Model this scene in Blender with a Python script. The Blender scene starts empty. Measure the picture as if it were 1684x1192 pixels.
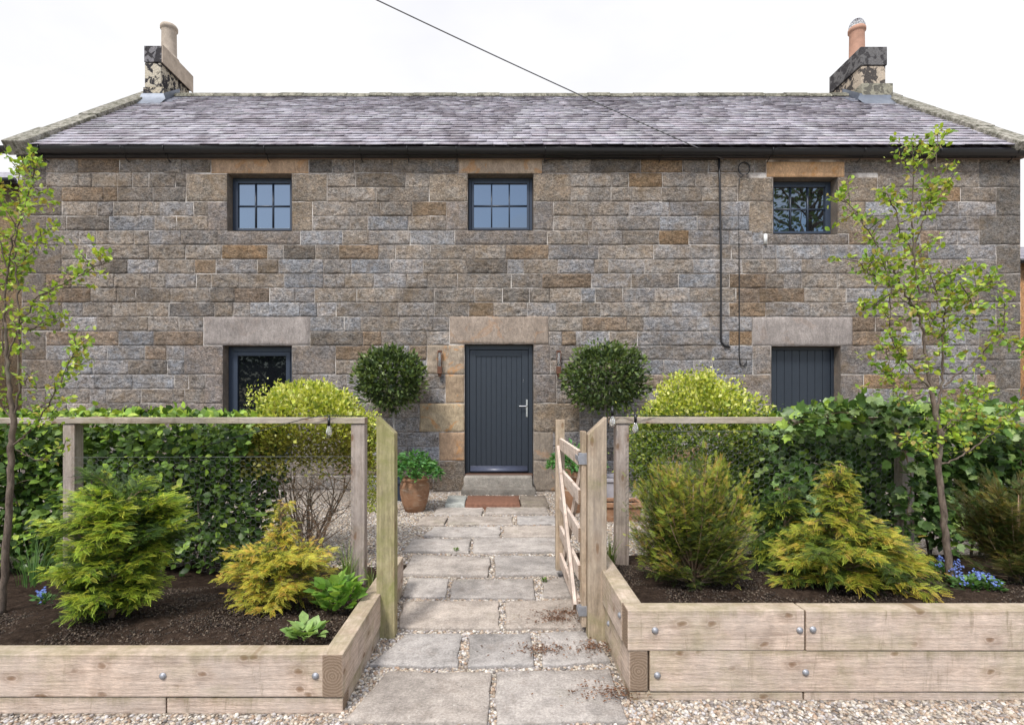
import bpy, math, random
import numpy as np
from mathutils import Vector, Matrix
R = math.radians
rng = np.random.default_rng(7)
random.seed(7)
sc = bpy.context.scene
COL = sc.collection

# ------------------------------------------------------------------ camera
FPX, CX, CY, EYE = 880.0, 822.0, 655.5, 1.46          # focal length and vanishing point in photo pixels
cam = bpy.data.cameras.new('camera'); co = bpy.data.objects.new('camera', cam); COL.objects.link(co)
co.location = (0, 0, EYE); co.rotation_euler = (R(90), 0, 0)
cam.sensor_width = 36; cam.lens = FPX / 1684 * 36
cam.shift_x = (842 - CX) / 1684; cam.shift_y = (CY - 596) / 1684
cam.clip_start = 0.05; cam.clip_end = 3000
sc.camera = co
sc.render.resolution_x = 1024; sc.render.resolution_y = 724

# ------------------------------------------------------------------ world and sun
SUN_EL, SUN_AZ = R(52), R(205)      # azimuth measured clockwise from +Y: sun behind the camera, to its left
w = bpy.data.worlds.new('World'); sc.world = w; w.use_nodes = True
nt = w.node_tree; N = nt.nodes; L = nt.links; N.clear()
out = N.new('ShaderNodeOutputWorld'); mixs = N.new('ShaderNodeMixShader')
sky = N.new('ShaderNodeTexSky'); sky.sky_type = 'NISHITA'; sky.sun_disc = False
sky.sun_elevation = SUN_EL; sky.sun_rotation = SUN_AZ
bg = N.new('ShaderNodeBackground'); bg.inputs[1].default_value = 0.15; L.new(sky.outputs[0], bg.inputs[0])
cl = N.new('ShaderNodeBackground'); cl.inputs[1].default_value = 1.0
tc = N.new('ShaderNodeTexCoord'); mp = N.new('ShaderNodeMapping'); mp.inputs['Scale'].default_value = (1, 1, 2.2)
no = N.new('ShaderNodeTexNoise'); no.inputs['Scale'].default_value = 1.7; no.inputs['Detail'].default_value = 6
L.new(tc.outputs['Generated'], mp.inputs[0]); L.new(mp.outputs[0], no.inputs[0])
cr = N.new('ShaderNodeValToRGB'); cr.color_ramp.elements[0].position = 0.36; cr.color_ramp.elements[1].position = 0.6
cr.color_ramp.elements[0].color = (0.585, 0.59, 0.63, 1); cr.color_ramp.elements[1].color = (0.69, 0.69, 0.70, 1)
L.new(no.outputs[0], cr.inputs[0]); L.new(cr.outputs[0], cl.inputs[0])
# an overcast sky is brighter overhead than near the horizon
spz = N.new('ShaderNodeSeparateXYZ'); L.new(tc.outputs['Generated'], spz.inputs[0])
mz = N.new('ShaderNodeMapRange'); mz.inputs['From Min'].default_value = 0.62; mz.inputs['From Max'].default_value = 1.0
mz.inputs['To Min'].default_value = 1.0; mz.inputs['To Max'].default_value = 2.1; L.new(spz.outputs[2], mz.inputs[0]); L.new(mz.outputs[0], cl.inputs[1])
# cloud cover: solid ahead (+Y), broken behind the camera
sp = N.new('ShaderNodeSeparateXYZ'); L.new(tc.outputs['Generated'], sp.inputs[0])
mr = N.new('ShaderNodeMapRange'); mr.inputs['From Min'].default_value = -0.75; mr.inputs['From Max'].default_value = -0.1
mr.inputs['To Min'].default_value = -0.98; mr.inputs['To Max'].default_value = 1.0; mr.clamp = True
L.new(sp.outputs[1], mr.inputs[0])
n2 = N.new('ShaderNodeTexNoise'); n2.inputs['Scale'].default_value = 2.6; n2.inputs['Detail'].default_value = 4
L.new(mp.outputs[0], n2.inputs[0])
ma = N.new('ShaderNodeMath'); ma.operation = 'MULTIPLY_ADD'; ma.inputs[1].default_value = 2.4; ma.use_clamp = True
L.new(n2.outputs[0], ma.inputs[0]); L.new(mr.outputs[0], ma.inputs[2])
m3 = N.new('ShaderNodeMath'); m3.operation = 'SUBTRACT'; m3.inputs[1].default_value = 0.25; m3.use_clamp = True
L.new(ma.outputs[0], m3.inputs[0])
m4 = N.new('ShaderNodeMath'); m4.operation = 'MULTIPLY'; m4.inputs[1].default_value = 1.34; m4.use_clamp = True
L.new(m3.outputs[0], m4.inputs[0])
L.new(m4.outputs[0], mixs.inputs[0]); L.new(bg.outputs[0], mixs.inputs[1]); L.new(cl.outputs[0], mixs.inputs[2])
L.new(mixs.outputs[0], out.inputs[0])
sd = bpy.data.lights.new('sun', 'SUN'); sd.energy = 2.3; sd.angle = R(11); sd.color = (1, 0.96, 0.9)
so = bpy.data.objects.new('sun', sd); COL.objects.link(so)
sdir = Vector((math.sin(SUN_AZ) * math.cos(SUN_EL), math.cos(SUN_AZ) * math.cos(SUN_EL), math.sin(SUN_EL)))
so.rotation_euler = sdir.to_track_quat('Z', 'Y').to_euler(); so.location = sdir * 30
sc.view_settings.view_transform = 'Standard'; sc.view_settings.look = 'None'
sc.view_settings.exposure = 0.62; sc.view_settings.gamma = 1.0
sc.render.engine = 'CYCLES'
sc.cycles.max_bounces = 6; sc.cycles.diffuse_bounces = 3; sc.cycles.glossy_bounces = 3; sc.cycles.transmission_bounces = 3

# ------------------------------------------------------------------ helpers
def P(px, py, Y):                      # a photo pixel at depth Y becomes a point of the place
    return np.array([(px - CX) / FPX * Y, Y, EYE - (py - CY) / FPX * Y])
def PZ(px, py, z):                     # ... or at height z
    Y = (EYE - z) * FPX / (py - CY)
    return np.array([(px - CX) / FPX * Y, Y, z])

def hash2(ix, iy, s):
    h = (ix.astype(np.int64) * 374761393 + iy.astype(np.int64) * 668265263 + s * 1442695041) & 0x7fffffff
    h = ((h ^ (h >> 13)) * 1274126177) & 0x7fffffff
    return ((h ^ (h >> 16)) & 0xffff) / 65535.0
def vn(x, y, s=0):
    ix = np.floor(x); iy = np.floor(y); fx = x - ix; fy = y - iy
    fx = fx * fx * (3 - 2 * fx); fy = fy * fy * (3 - 2 * fy)
    a = hash2(ix, iy, s); b = hash2(ix + 1, iy, s); c = hash2(ix, iy + 1, s); d = hash2(ix + 1, iy + 1, s)
    return (a * (1 - fx) + b * fx) * (1 - fy) + (c * (1 - fx) + d * fx) * fy
def fbm(x, y, s=0, o=4):
    x = np.asarray(x, float); y = np.asarray(y, float); r = 0; a = 0.5; t = 0
    for k in range(o):
        r = r + a * vn(x * 2 ** k, y * 2 ** k, s + k * 17); t += a; a *= 0.5
    return r / t

class MB:
    def __init__(s): s.v = []; s.f = []; s.c = []; s.m = []; s.n = 0
    def add(s, V, F, col=(1, 1, 1, 1), mi=0):
        V = np.asarray(V, float); s.v.append(V)
        col = np.asarray(col, float)
        if col.ndim == 1:
            if len(col) == 3: col = np.append(col, 1.0)
            col = np.tile(col, (len(V), 1))
        elif col.shape[1] == 3: col = np.hstack([col, np.ones((len(col), 1))])
        s.c.append(col)
        s.f += [(tuple(int(i) + s.n for i in f), mi) for f in F] if not isinstance(F, np.ndarray) else []
        if isinstance(F, np.ndarray): s.f.append((F + s.n, mi))
        s.n += len(V); return s
    def box(s, x0, x1, y0, y1, z0, z1, col=(1, 1, 1, 1), mi=0, M=None):
        V = np.array([(x, y, z) for z in (z0, z1) for y in (y0, y1) for x in (x0, x1)], float)
        if M is not None: V = V @ np.array(M.to_3x3()).T + np.array(M.translation)
        return s.add(V, [(0, 2, 3, 1), (4, 5, 7, 6), (0, 1, 5, 4), (2, 6, 7, 3), (0, 4, 6, 2), (1, 3, 7, 5)], col, mi)
    def tube(s, pts, rad, n=8, col=(1, 1, 1, 1), mi=0, cap=True):
        pts = np.asarray(pts, float); k = len(pts)
        rad = np.full(k, rad) if np.isscalar(rad) else np.asarray(rad, float)
        t = np.gradient(pts, axis=0); t /= np.linalg.norm(t, axis=1)[:, None] + 1e-9
        ref = np.array([0, 0, 1.0]) if abs(t[0][2]) < 0.9 else np.array([1.0, 0, 0])
        V = []
        for i in range(k):
            a = np.cross(t[i], ref); a /= np.linalg.norm(a) + 1e-9; b = np.cross(t[i], a); ref = -np.cross(t[i], a) if False else ref
            for j in range(n):
                q = 2 * math.pi * j / n; V.append(pts[i] + rad[i] * (math.cos(q) * a + math.sin(q) * b))
        F = [(i * n + j, i * n + (j + 1) % n, (i + 1) * n + (j + 1) % n, (i + 1) * n + j) for i in range(k - 1) for j in range(n)]
        if cap: F += [tuple(range(n))[::-1], tuple(range((k - 1) * n, k * n))]
        return s.add(V, F, col, mi)
    def lathe(s, prof, c=(0, 0, 0), n=24, col=(1, 1, 1, 1), mi=0, cap=True):
        V = [(c[0] + r * math.cos(2 * math.pi * j / n), c[1] + r * math.sin(2 * math.pi * j / n), c[2] + z) for r, z in prof for j in range(n)]
        k = len(prof)
        F = [(i * n + j, i * n + (j + 1) % n, (i + 1) * n + (j + 1) % n, (i + 1) * n + j) for i in range(k - 1) for j in range(n)]
        if cap: F += [tuple(range(n))[::-1], tuple(range((k - 1) * n, k * n))]
        return s.add(V, F, col, mi)
    def scatter(s, T, TF, M, loc, col, mi=0):
        """T (n,3) template, TF list of faces (all same length), M (m,3,3) columns, loc (m,3), col (m,3)"""
        m = len(loc); n = len(T)
        V = np.einsum('mij,nj->mni', M, T) + loc[:, None, :]
        F = np.asarray(TF)[None] + (np.arange(m) * n)[:, None, None]
        s.v.append(V.reshape(-1, 3)); c = np.hstack([col, np.ones((m, 1))]); s.c.append(np.repeat(c, n, axis=0))
        s.f.append((F.reshape(-1, F.shape[-1]) + s.n, mi)); s.n += m * n; return s
    def build(s, name, mats, parent=None, loc=(0, 0, 0), rot=(0, 0, 0), smooth=False, bevel=0):
        V = np.vstack(s.v); C = np.vstack(s.c)
        starts = []; tot = []; idx = []; mi = []
        for f, m in s.f:
            if isinstance(f, tuple):
                tot.append(np.array([len(f)])); idx.append(np.array(f)); mi.append(np.array([m]))
            else:
                tot.append(np.full(len(f), f.shape[1])); idx.append(f.reshape(-1)); mi.append(np.full(len(f), m))
        tot = np.concatenate(tot); idx = np.concatenate(idx); mi = np.concatenate(mi)
        me = bpy.data.meshes.new(name)
        me.vertices.add(len(V)); me.vertices.foreach_set('co', V.astype(np.float32).ravel())
        me.loops.add(len(idx)); me.loops.foreach_set('vertex_index', idx.astype(np.int32))
        me.polygons.add(len(tot)); me.polygons.foreach_set('loop_start', np.concatenate([[0], np.cumsum(tot)[:-1]]).astype(np.int32))
        me.polygons.foreach_set('loop_total', tot.astype(np.int32))
        me.polygons.foreach_set('material_index', mi.astype(np.int32))
        if smooth: me.polygons.foreach_set('use_smooth', np.ones(len(tot), bool))
        me.update(calc_edges=True)
        a = me.color_attributes.new('Col', 'FLOAT_COLOR', 'POINT'); a.data.foreach_set('color', C.astype(np.float32).ravel())
        if not isinstance(mats, (list, tuple)): mats = [mats]
        for m in mats: me.materials.append(m)
        me.validate()
        o = bpy.data.objects.new(name, me); COL.objects.link(o); o.location = loc; o.rotation_euler = rot
        if parent is not None: o.parent = parent
        if bevel:
            b = o.modifiers.new('bevel', 'BEVEL'); b.width = bevel; b.segments = 2; b.limit_method = 'ANGLE'; b.angle_limit = R(40)
            for p in me.polygons: p.use_smooth = False
        return o

def tag(o, label=None, cat=None, group=None, kind=None):
    if label: o['label'] = label
    if cat: o['category'] = cat
    if group: o['group'] = group
    if kind: o['kind'] = kind
    return o
def thing(name, label, cat, loc=(0, 0, 0), group=None):
    o = bpy.data.objects.new(name, None); COL.objects.link(o); o.location = loc; o.empty_display_size = 0.2
    return tag(o, label, cat, group)

# ------------------------------------------------------------------ materials
class NT:
    def __init__(s, name):
        s.m = bpy.data.materials.new(name); s.m.use_nodes = True; s.t = s.m.node_tree; s.t.nodes.clear()
        s.out = s.n('ShaderNodeOutputMaterial'); s.b = s.n('ShaderNodeBsdfPrincipled'); s.l(s.b.outputs[0], s.out.inputs[0])
    def n(s, t, **k):
        x = s.t.nodes.new(t)
        for a, b in k.items():
            if a.startswith('i_'):
                x.inputs[a[2:].replace('_', ' ')].default_value = b
            else: setattr(x, a, b)
        return x
    def l(s, a, b): s.t.links.new(a, b)
    def coord(s, kind='Object', scale=(1, 1, 1), rot=(0, 0, 0), rand=False):
        t = s.n('ShaderNodeTexCoord'); m = s.n('ShaderNodeMapping'); m.inputs['Scale'].default_value = scale; m.inputs['Rotation'].default_value = rot
        s.l(t.outputs[kind], m.inputs[0])
        if rand:
            oi = s.n('ShaderNodeObjectInfo'); mu = s.n('ShaderNodeMath', operation='MULTIPLY'); mu.inputs[1].default_value = 37
            s.l(oi.outputs['Random'], mu.inputs[0]); cb = s.n('ShaderNodeCombineXYZ')
            for i in range(3): s.l(mu.outputs[0], cb.inputs[i])
            s.l(cb.outputs[0], m.inputs['Location'])
        return m.outputs[0]
    def noise(s, vec, scale, detail=4, rough=0.55, dist=0):
        x = s.n('ShaderNodeTexNoise'); x.inputs['Scale'].default_value = scale; x.inputs['Detail'].default_value = detail
        x.inputs['Roughness'].default_value = rough; x.inputs['Distortion'].default_value = dist; s.l(vec, x.inputs[0]); return x.outputs[0]
    def ramp(s, fac, stops):
        r = s.n('ShaderNodeValToRGB'); e = r.color_ramp.elements
        while len(e) < len(stops): e.new(0.5)
        for el, (p, c) in zip(e, stops):
            el.position = p; el.color = (c, c, c, 1) if np.isscalar(c) else (c[0], c[1], c[2], 1)
        s.l(fac, r.inputs[0]); return r.outputs[0]
    def mix(s, fac, a, b, mode='MIX'):
        m = s.n('ShaderNodeMix', data_type='RGBA', blend_type=mode)
        for sock, v in ((m.inputs[0], fac), (m.inputs[6], a), (m.inputs[7], b)):
            if hasattr(v, 'is_linked') or isinstance(v, bpy.types.NodeSocket): s.l(v, sock)
            elif np.isscalar(v): sock.default_value = v
            else: sock.default_value = (v[0], v[1], v[2], 1)
        return m.outputs[2]
    def math(s, op, a, b=0.0, clamp=False):
        m = s.n('ShaderNodeMath', operation=op, use_clamp=clamp)
        for i, v in enumerate((a, b)):
            if isinstance(v, bpy.types.NodeSocket): s.l(v, m.inputs[i])
            else: m.inputs[i].default_value = v
        return m.outputs[0]
    def attr(s): a = s.n('ShaderNodeAttribute', attribute_name='Col'); return a.outputs['Color'], a.outputs['Alpha']
    def bump(s, h, strength=0.5, dist=0.01):
        b = s.n('ShaderNodeBump'); b.inputs['Strength'].default_value = strength; b.inputs['Distance'].default_value = dist
        s.l(h, b.inputs['Height']); s.l(b.outputs[0], s.b.inputs['Normal'])
    def base(s, c):
        if isinstance(c, bpy.types.NodeSocket): s.l(c, s.b.inputs['Base Color'])
        else: s.b.inputs['Base Color'].default_value = (c[0], c[1], c[2], 1)
    def rough(s, v):
        if isinstance(v, bpy.types.NodeSocket): s.l(v, s.b.inputs['Roughness'])
        else: s.b.inputs['Roughness'].default_value = v
    def set(s, **k):
        for a, b in k.items(): s.b.inputs[a.replace('_', ' ')].default_value = b
        return s

def stone_mat():
    m = NT('sandstone'); c, al = m.attr(); v = m.coord()
    n1 = m.noise(v, 4, 6, 0.65); n2 = m.noise(v, 55, 5, 0.75); n4 = m.noise(m.coord(scale=(1, 1, 2.2), rot=(0, R(14), 0)), 22, 5, 0.7, 0.8)
    vs = m.coord(scale=(1, 1, 3.0), rot=(0, R(18), 0)); gro = m.noise(vs, 30, 3, 0.6, 0.8)
    a = m.mix(1.0, c, m.ramp(n1, [(0.3, 0.74), (0.7, 1.26)]), 'MULTIPLY')
    a = m.mix(1.0, a, m.ramp(n2, [(0.32, 0.48), (0.5, 1.0), (0.68, 1.55)]), 'MULTIPLY')
    a = m.mix(1.0, a, m.ramp(n4, [(0.36, 0.45), (0.5, 1.0), (0.64, 1.42)]), 'MULTIPLY')
    a = m.mix(m.ramp(m.noise(v, 6.5, 5, 0.7, 0.5), [(0.36, 0.0), (0.62, 1.0)]), m.mix(1.0, a, (1.07, 0.985, 0.89), 'MULTIPLY'), m.mix(1.0, a, (0.95, 0.985, 1.03), 'MULTIPLY'))
    a = m.mix(m.ramp(m.noise(v, 1.9, 6, 0.7, 0.4), [(0.52, 0.0), (0.68, 0.55)]), a, (0.23, 0.16, 0.09))
    a = m.mix(m.ramp(m.noise(v, 3.4, 7, 0.75, 0.3), [(0.58, 0.0), (0.74, 0.42)]), a, (0.42, 0.385, 0.37))
    a = m.mix(m.ramp(m.noise(v, 15, 6, 0.75), [(0.32, 0.6), (0.43, 0.0)]), a, (0.06, 0.05, 0.042))
    m.base(a); m.rough(0.92); m.set(Specular_IOR_Level=0.2)
    h = m.math('ADD', m.math('MULTIPLY', m.math('ADD', gro, n4), al), m.math('MULTIPLY', n2, 0.7))
    m.bump(h, 1.0, 0.034); return m.m
def mortar_mat():
    m = NT('mortar'); v = m.coord(); n = m.noise(v, 2.2, 5, 0.65); n2 = m.noise(v, 60, 4, 0.7)
    a = m.ramp(n, [(0.36, (0.12, 0.10, 0.085)), (0.47, (0.30, 0.26, 0.23)), (0.58, (0.62, 0.57, 0.52))])
    a = m.mix(1.0, a, m.ramp(n2, [(0.3, 0.75), (0.7, 1.15)]), 'MULTIPLY')
    m.base(a); m.rough(0.95); m.set(Specular_IOR_Level=0.1); m.bump(n2, 0.6, 0.01); return m.m
def ashlar_mat():
    m = NT('dressed_stone'); c, al = m.attr(); v = m.coord(); n1 = m.noise(v, 4, 6, 0.65, 0.3)
    vs = m.coord(scale=(2.2, 1, 0.9), rot=(0, R(-28), 0)); n3 = m.noise(vs, 9, 6, 0.7, 1.2); n2 = m.noise(v, 70, 4, 0.75)
    a = m.mix(1.0, c, m.ramp(n1, [(0.3, 0.75), (0.7, 1.22)]), 'MULTIPLY')
    a = m.mix(1.0, a, m.ramp(n3, [(0.3, 0.72), (0.65, 1.2)]), 'MULTIPLY')
    a = m.mix(1.0, a, m.ramp(n2, [(0.3, 0.68), (0.72, 1.25)]), 'MULTIPLY')
    st = m.ramp(m.noise(v, 3.1, 5, 0.6, 1.2), [(0.56, 0.0), (0.62, 0.75), (0.72, 0.1)])
    a = m.mix(m.math('MULTIPLY', st, m.math('SUBTRACT', 1.0, al)), a, (0.50, 0.24, 0.08))
    m.base(a); m.rough(0.9); m.set(Specular_IOR_Level=0.2); m.bump(m.math('ADD', n2, m.math('MULTIPLY', n3, 0.8)), 0.7, 0.012); return m.m
def slate_mat():
    m = NT('slate'); c, al = m.attr(); v = m.coord(); n = m.noise(v, 30, 5, 0.7); n1 = m.noise(v, 1.1, 5, 0.65, 0.5)
    n5 = m.noise(v, 7, 5, 0.7)
    a = m.mix(1.0, c, m.ramp(n, [(0.3, 0.75), (0.7, 1.2)]), 'MULTIPLY')
    a = m.mix(m.ramp(n5, [(0.50, 0.0), (0.70, 0.5)]), a, (0.52, 0.50, 0.55))
    a = m.mix(m.ramp(n1, [(0.50, 0.0), (0.60, 0.72)]), a, (0.12, 0.10, 0.12))
    m.base(a); m.rough(m.ramp(n5, [(0.3, 0.42), (0.7, 0.68)])); m.set(Specular_IOR_Level=0.6); m.bump(n, 0.5, 0.006); return m.m
def lichen_mat():
    m = NT('lichen_stone'); c, al = m.attr(); v = m.coord(); n = m.noise(v, 9, 6, 0.75, 0.3); n2 = m.noise(v, 50, 4, 0.7)
    a = m.mix(m.ramp(n, [(0.42, 0.0), (0.6, 1.0)]), (0.12, 0.115, 0.085), c)
    a = m.mix(m.ramp(m.noise(v, 21, 4, 0.7), [(0.58, 0.0), (0.66, 0.8)]), a, (0.46, 0.46, 0.40))
    a = m.mix(1.0, a, m.ramp(n2, [(0.3, 0.7), (0.7, 1.2)]), 'MULTIPLY')
    m.base(a); m.rough(0.95); m.set(Specular_IOR_Level=0.15); m.bump(m.math('ADD', n, n2), 0.9, 0.02); return m.m
def chimney_mat():
    m = NT('sooty_stone'); c, al = m.attr(); v = m.coord(); n = m.noise(v, 6.5, 6, 0.62, 0.7); n2 = m.noise(v, 40, 4, 0.7)
    a = m.mix(m.ramp(n, [(0.47, 0.0), (0.52, 1.0)]), (0.045, 0.042, 0.045), c)
    a = m.mix(al, a, c)
    a = m.mix(1.0, a, m.ramp(n2, [(0.3, 0.7), (0.7, 1.2)]), 'MULTIPLY')
    m.base(a); m.rough(0.95); m.set(Specular_IOR_Level=0.15); m.bump(m.math('ADD', n, n2), 0.9, 0.025); return m.m
def plain(name, col, rough=0.6, metal=0.0, spec=0.5, var=0.12, nscale=20, bump=0.15):
    m = NT(name); v = m.coord(); n = m.noise(v, nscale, 5, 0.6)
    m.base(m.mix(1.0, col, m.ramp(n, [(0.25, 1 - var), (0.75, 1 + var)]), 'MULTIPLY')); m.rough(rough)
    m.set(Metallic=metal, Specular_IOR_Level=spec)
    if bump: m.bump(n, bump, 0.004)
    return m.m
def wood_mat(name, ax, base=(0.56, 0.445, 0.365), dark=(0.40, 0.30, 0.235), green=0.35, grey=0.45, edge=0.0):
    m = NT(name); sc_ = [9, 9, 9]; sc_[ax] = 0.6
    v = m.coord(scale=sc_, rand=True); sc3 = list(sc_); sc3[ax] = 1.8; v3 = m.coord(scale=sc3, rand=True); vr = m.coord(rand=True)
    fine = m.noise(v3, 13.0, 5, 0.7, 0.4); grain = m.noise(v, 2.2, 6, 0.6, 1.6); blot = m.noise(vr, 9, 6, 0.75)
    wv = m.n('ShaderNodeTexWave', wave_type='RINGS', rings_direction='XYZ'[ax]); s2 = [1, 1, 1]; s2[ax] = 0.14
    wm = m.coord(scale=s2); m.l(wm, wv.inputs[0]); wv.inputs['Scale'].default_value = 24; wv.inputs['Distortion'].default_value = 3.6
    wv.inputs['Detail'].default_value = 3; wv.inputs['Detail Scale'].default_value = 1.4
    a = m.mix(m.ramp(grain, [(0.34, 0.0), (0.66, 1.0)]), dark, base)
    a = m.mix(m.math('MULTIPLY', wv.outputs[0], 0.40), a, [min(1, b * 1.3) for b in base])
    a = m.mix(1.0, a, m.ramp(fine, [(0.32, 0.80), (0.66, 1.12)]), 'MULTIPLY')
    a = m.mix(1.0, a, m.ramp(blot, [(0.32, 0.74), (0.66, 1.16)]), 'MULTIPLY')
    a = m.mix(m.ramp(m.noise(vr, 1.7, 4, 0.6), [(0.38, 0.0), (0.68, grey)]), a, (0.47, 0.42, 0.385))
    # knots with a halo, irregular
    ks = [6.5, 6.5, 6.5]; ks[ax] = 4.2 if ax < 2 else 2.6
    kv = m.coord(scale=ks, rand=True); sp3 = m.n('ShaderNodeSeparateXYZ'); m.l(kv, sp3.inputs[0]); cb3 = m.n('ShaderNodeCombineXYZ')
    m.l(sp3.outputs[ax], cb3.inputs[0]); m.l(sp3.outputs[2] if ax < 2 else m.math('ADD', sp3.outputs[0], sp3.outputs[1]), cb3.inputs[1])
    jit = m.n('ShaderNodeVectorMath', operation='MULTIPLY_ADD'); jn = m.n('ShaderNodeTexNoise'); jn.inputs['Scale'].default_value = 3.0
    m.l(cb3.outputs[0], jn.inputs[0]); m.l(jn.outputs['Color'], jit.inputs[0]); jit.inputs[1].default_value = (.2, .2, 0); m.l(cb3.outputs[0], jit.inputs[2])
    vo2 = m.n('ShaderNodeTexVoronoi', feature='F1', voronoi_dimensions='2D'); vo2.inputs['Scale'].default_value = 1.0; m.l(jit.outputs[0], vo2.inputs[0])
    kn = m.ramp(vo2.outputs['Distance'], [(0.03, 1.0), (0.07, 0.75), (0.10, 0.15), (0.13, 0.38), (0.28, 0.0)])
    hide = m.ramp(m.noise(vr, 2.9, 2, 0.5), [(0.43, 0.0), (0.50, 0.8)])
    a = m.mix(m.math('MULTIPLY', kn, hide), a, (0.17, 0.095, 0.05))
    g2 = m.ramp(m.noise(vr, 2.3, 6, 0.7, 0.3), [(0.48, 0.0), (0.70, green)])
    a = m.mix(g2, a, (0.20, 0.21, 0.06))
    stn = [12, 12, 12]; stn[2] = 1.5
    g3 = m.ramp(m.noise(m.coord(scale=stn, rand=True), 1.3, 6, 0.75, 0.4), [(0.58, 0.0), (0.70, 0.6)])
    a = m.mix(g3, a, (0.17, 0.135, 0.085))
    if edge:      # damp algae band along the upper edge of the timber
        t_ = m.n('ShaderNodeTexCoord'); sx = m.n('ShaderNodeSeparateXYZ'); m.l(t_.outputs['Object'], sx.inputs[0])
        zz = m.math('ADD', sx.outputs[2], m.math('MULTIPLY', m.noise(m.coord(scale=(5, 5, 1), rand=True), 2, 6, 0.8), 0.16))
        a = m.mix(m.math('MULTIPLY', m.ramp(zz, [(0.145, 0.0), (0.195, 1.0)]), edge), a, (0.185, 0.165, 0.075))
    tn = m.n('ShaderNodeTexCoord'); sn = m.n('ShaderNodeSeparateXYZ'); m.l(tn.outputs['Normal'], sn.inputs[0])     # end grain is darker wood
    a = m.mix(m.ramp(m.math('ABSOLUTE', sn.outputs[ax]), [(0.85, 0.0), (0.95, 1.0)]), a, m.mix(wv.outputs[0], (0.19, 0.135, 0.095), (0.27, 0.20, 0.145)))
    m.base(a); m.rough(0.85); m.set(Specular_IOR_Level=0.2)
    m.bump(m.math('ADD', m.math('ADD', grain, fine), m.math('MULTIPLY', kn, -0.3)), 0.6, 0.007); return m.m
def leaf_mat(name, rough=0.5, trans=0.3, spec=0.4, var=0.25):
    m = NT(name); c, al = m.attr(); v = m.coord(); n = m.noise(v, 40, 3, 0.6)
    a = m.mix(1.0, c, m.ramp(n, [(0.3, 1 - var), (0.7, 1 + var)]), 'MULTIPLY')
    m.base(a); m.rough(rough); m.set(Specular_IOR_Level=spec)
    tr = m.n('ShaderNodeBsdfTranslucent'); m.l(m.mix(1.0, a, (1.25, 1.25, 0.6), 'MULTIPLY'), tr.inputs[0])
    mx = m.n('ShaderNodeMixShader'); mx.inputs[0].default_value = trans
    m.l(m.b.outputs[0], mx.inputs[1]); m.l(tr.outputs[0], mx.inputs[2]); m.l(mx.outputs[0], m.out.inputs[0]); return m.m
def bark_mat(name, c1, c2):
    m = NT(name); v = m.coord(scale=(3, 3, 1)); n = m.noise(v, 18, 6, 0.7); n2 = m.noise(m.coord(), 6, 4, 0.6)
    a = m.mix(m.ramp(n, [(0.35, 0.0), (0.65, 1.0)]), c1, c2)
    a = m.mix(m.ramp(n2, [(0.55, 0.0), (0.7, 0.4)]), a, (0.26, 0.28, 0.20))
    m.base(a); m.rough(0.9); m.set(Specular_IOR_Level=0.2); m.bump(n, 0.7, 0.006); return m.m
def soil_mat():
    m = NT('soil'); v = m.coord(); n = m.noise(v, 28, 8, 0.8); n2 = m.noise(v, 3, 4, 0.6)
    a = m.ramp(n, [(0.35, (0.022, 0.014, 0.010)), (0.55, (0.060, 0.040, 0.029)), (0.72, (0.14, 0.10, 0.075))])
    a = m.mix(1.0, a, m.ramp(n2, [(0.3, 0.7), (0.7, 1.3)]), 'MULTIPLY')
    m.base(a); m.rough(0.95); m.set(Specular_IOR_Level=0.1); m.bump(n, 1.0, 0.03); return m.m
def gravel_mat():
    m = NT('gravel_bed'); v = m.coord(); vo = m.n('ShaderNodeTexVoronoi', feature='F1'); vo.inputs['Scale'].default_value = 62; m.l(v, vo.inputs[0])
    hs = m.n('ShaderNodeSeparateColor'); m.l(vo.outputs['Color'], hs.inputs[0])
    a = m.ramp(hs.outputs[0], [(0.0, (0.17, 0.13, 0.10)), (0.25, (0.34, 0.27, 0.21)), (0.5, (0.44, 0.38, 0.31)), (0.75, (0.36, 0.32, 0.29)), (1.0, (0.58, 0.53, 0.46))])
    a = m.mix(m.ramp(vo.outputs['Distance'], [(0.45, 0.0), (0.75, 0.85)]), a, (0.06, 0.05, 0.04))
    a = m.mix(1.0, a, m.ramp(m.noise(v, 1.5, 4), [(0.3, 0.8), (0.7, 1.1)]), 'MULTIPLY')
    m.base(a); m.rough(0.9); m.bump(m.math('SUBTRACT', 1.0, vo.outputs['Distance']), 0.9, 0.012); return m.m
def pebble_mat():
    m = NT('pebble'); c, al = m.attr(); v = m.coord(); n = m.noise(v, 160, 3, 0.6)
    m.base(m.mix(1.0, c, m.ramp(n, [(0.3, 0.8), (0.7, 1.15)]), 'MULTIPLY')); m.rough(0.75); m.set(Specular_IOR_Level=0.35); return m.m
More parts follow.
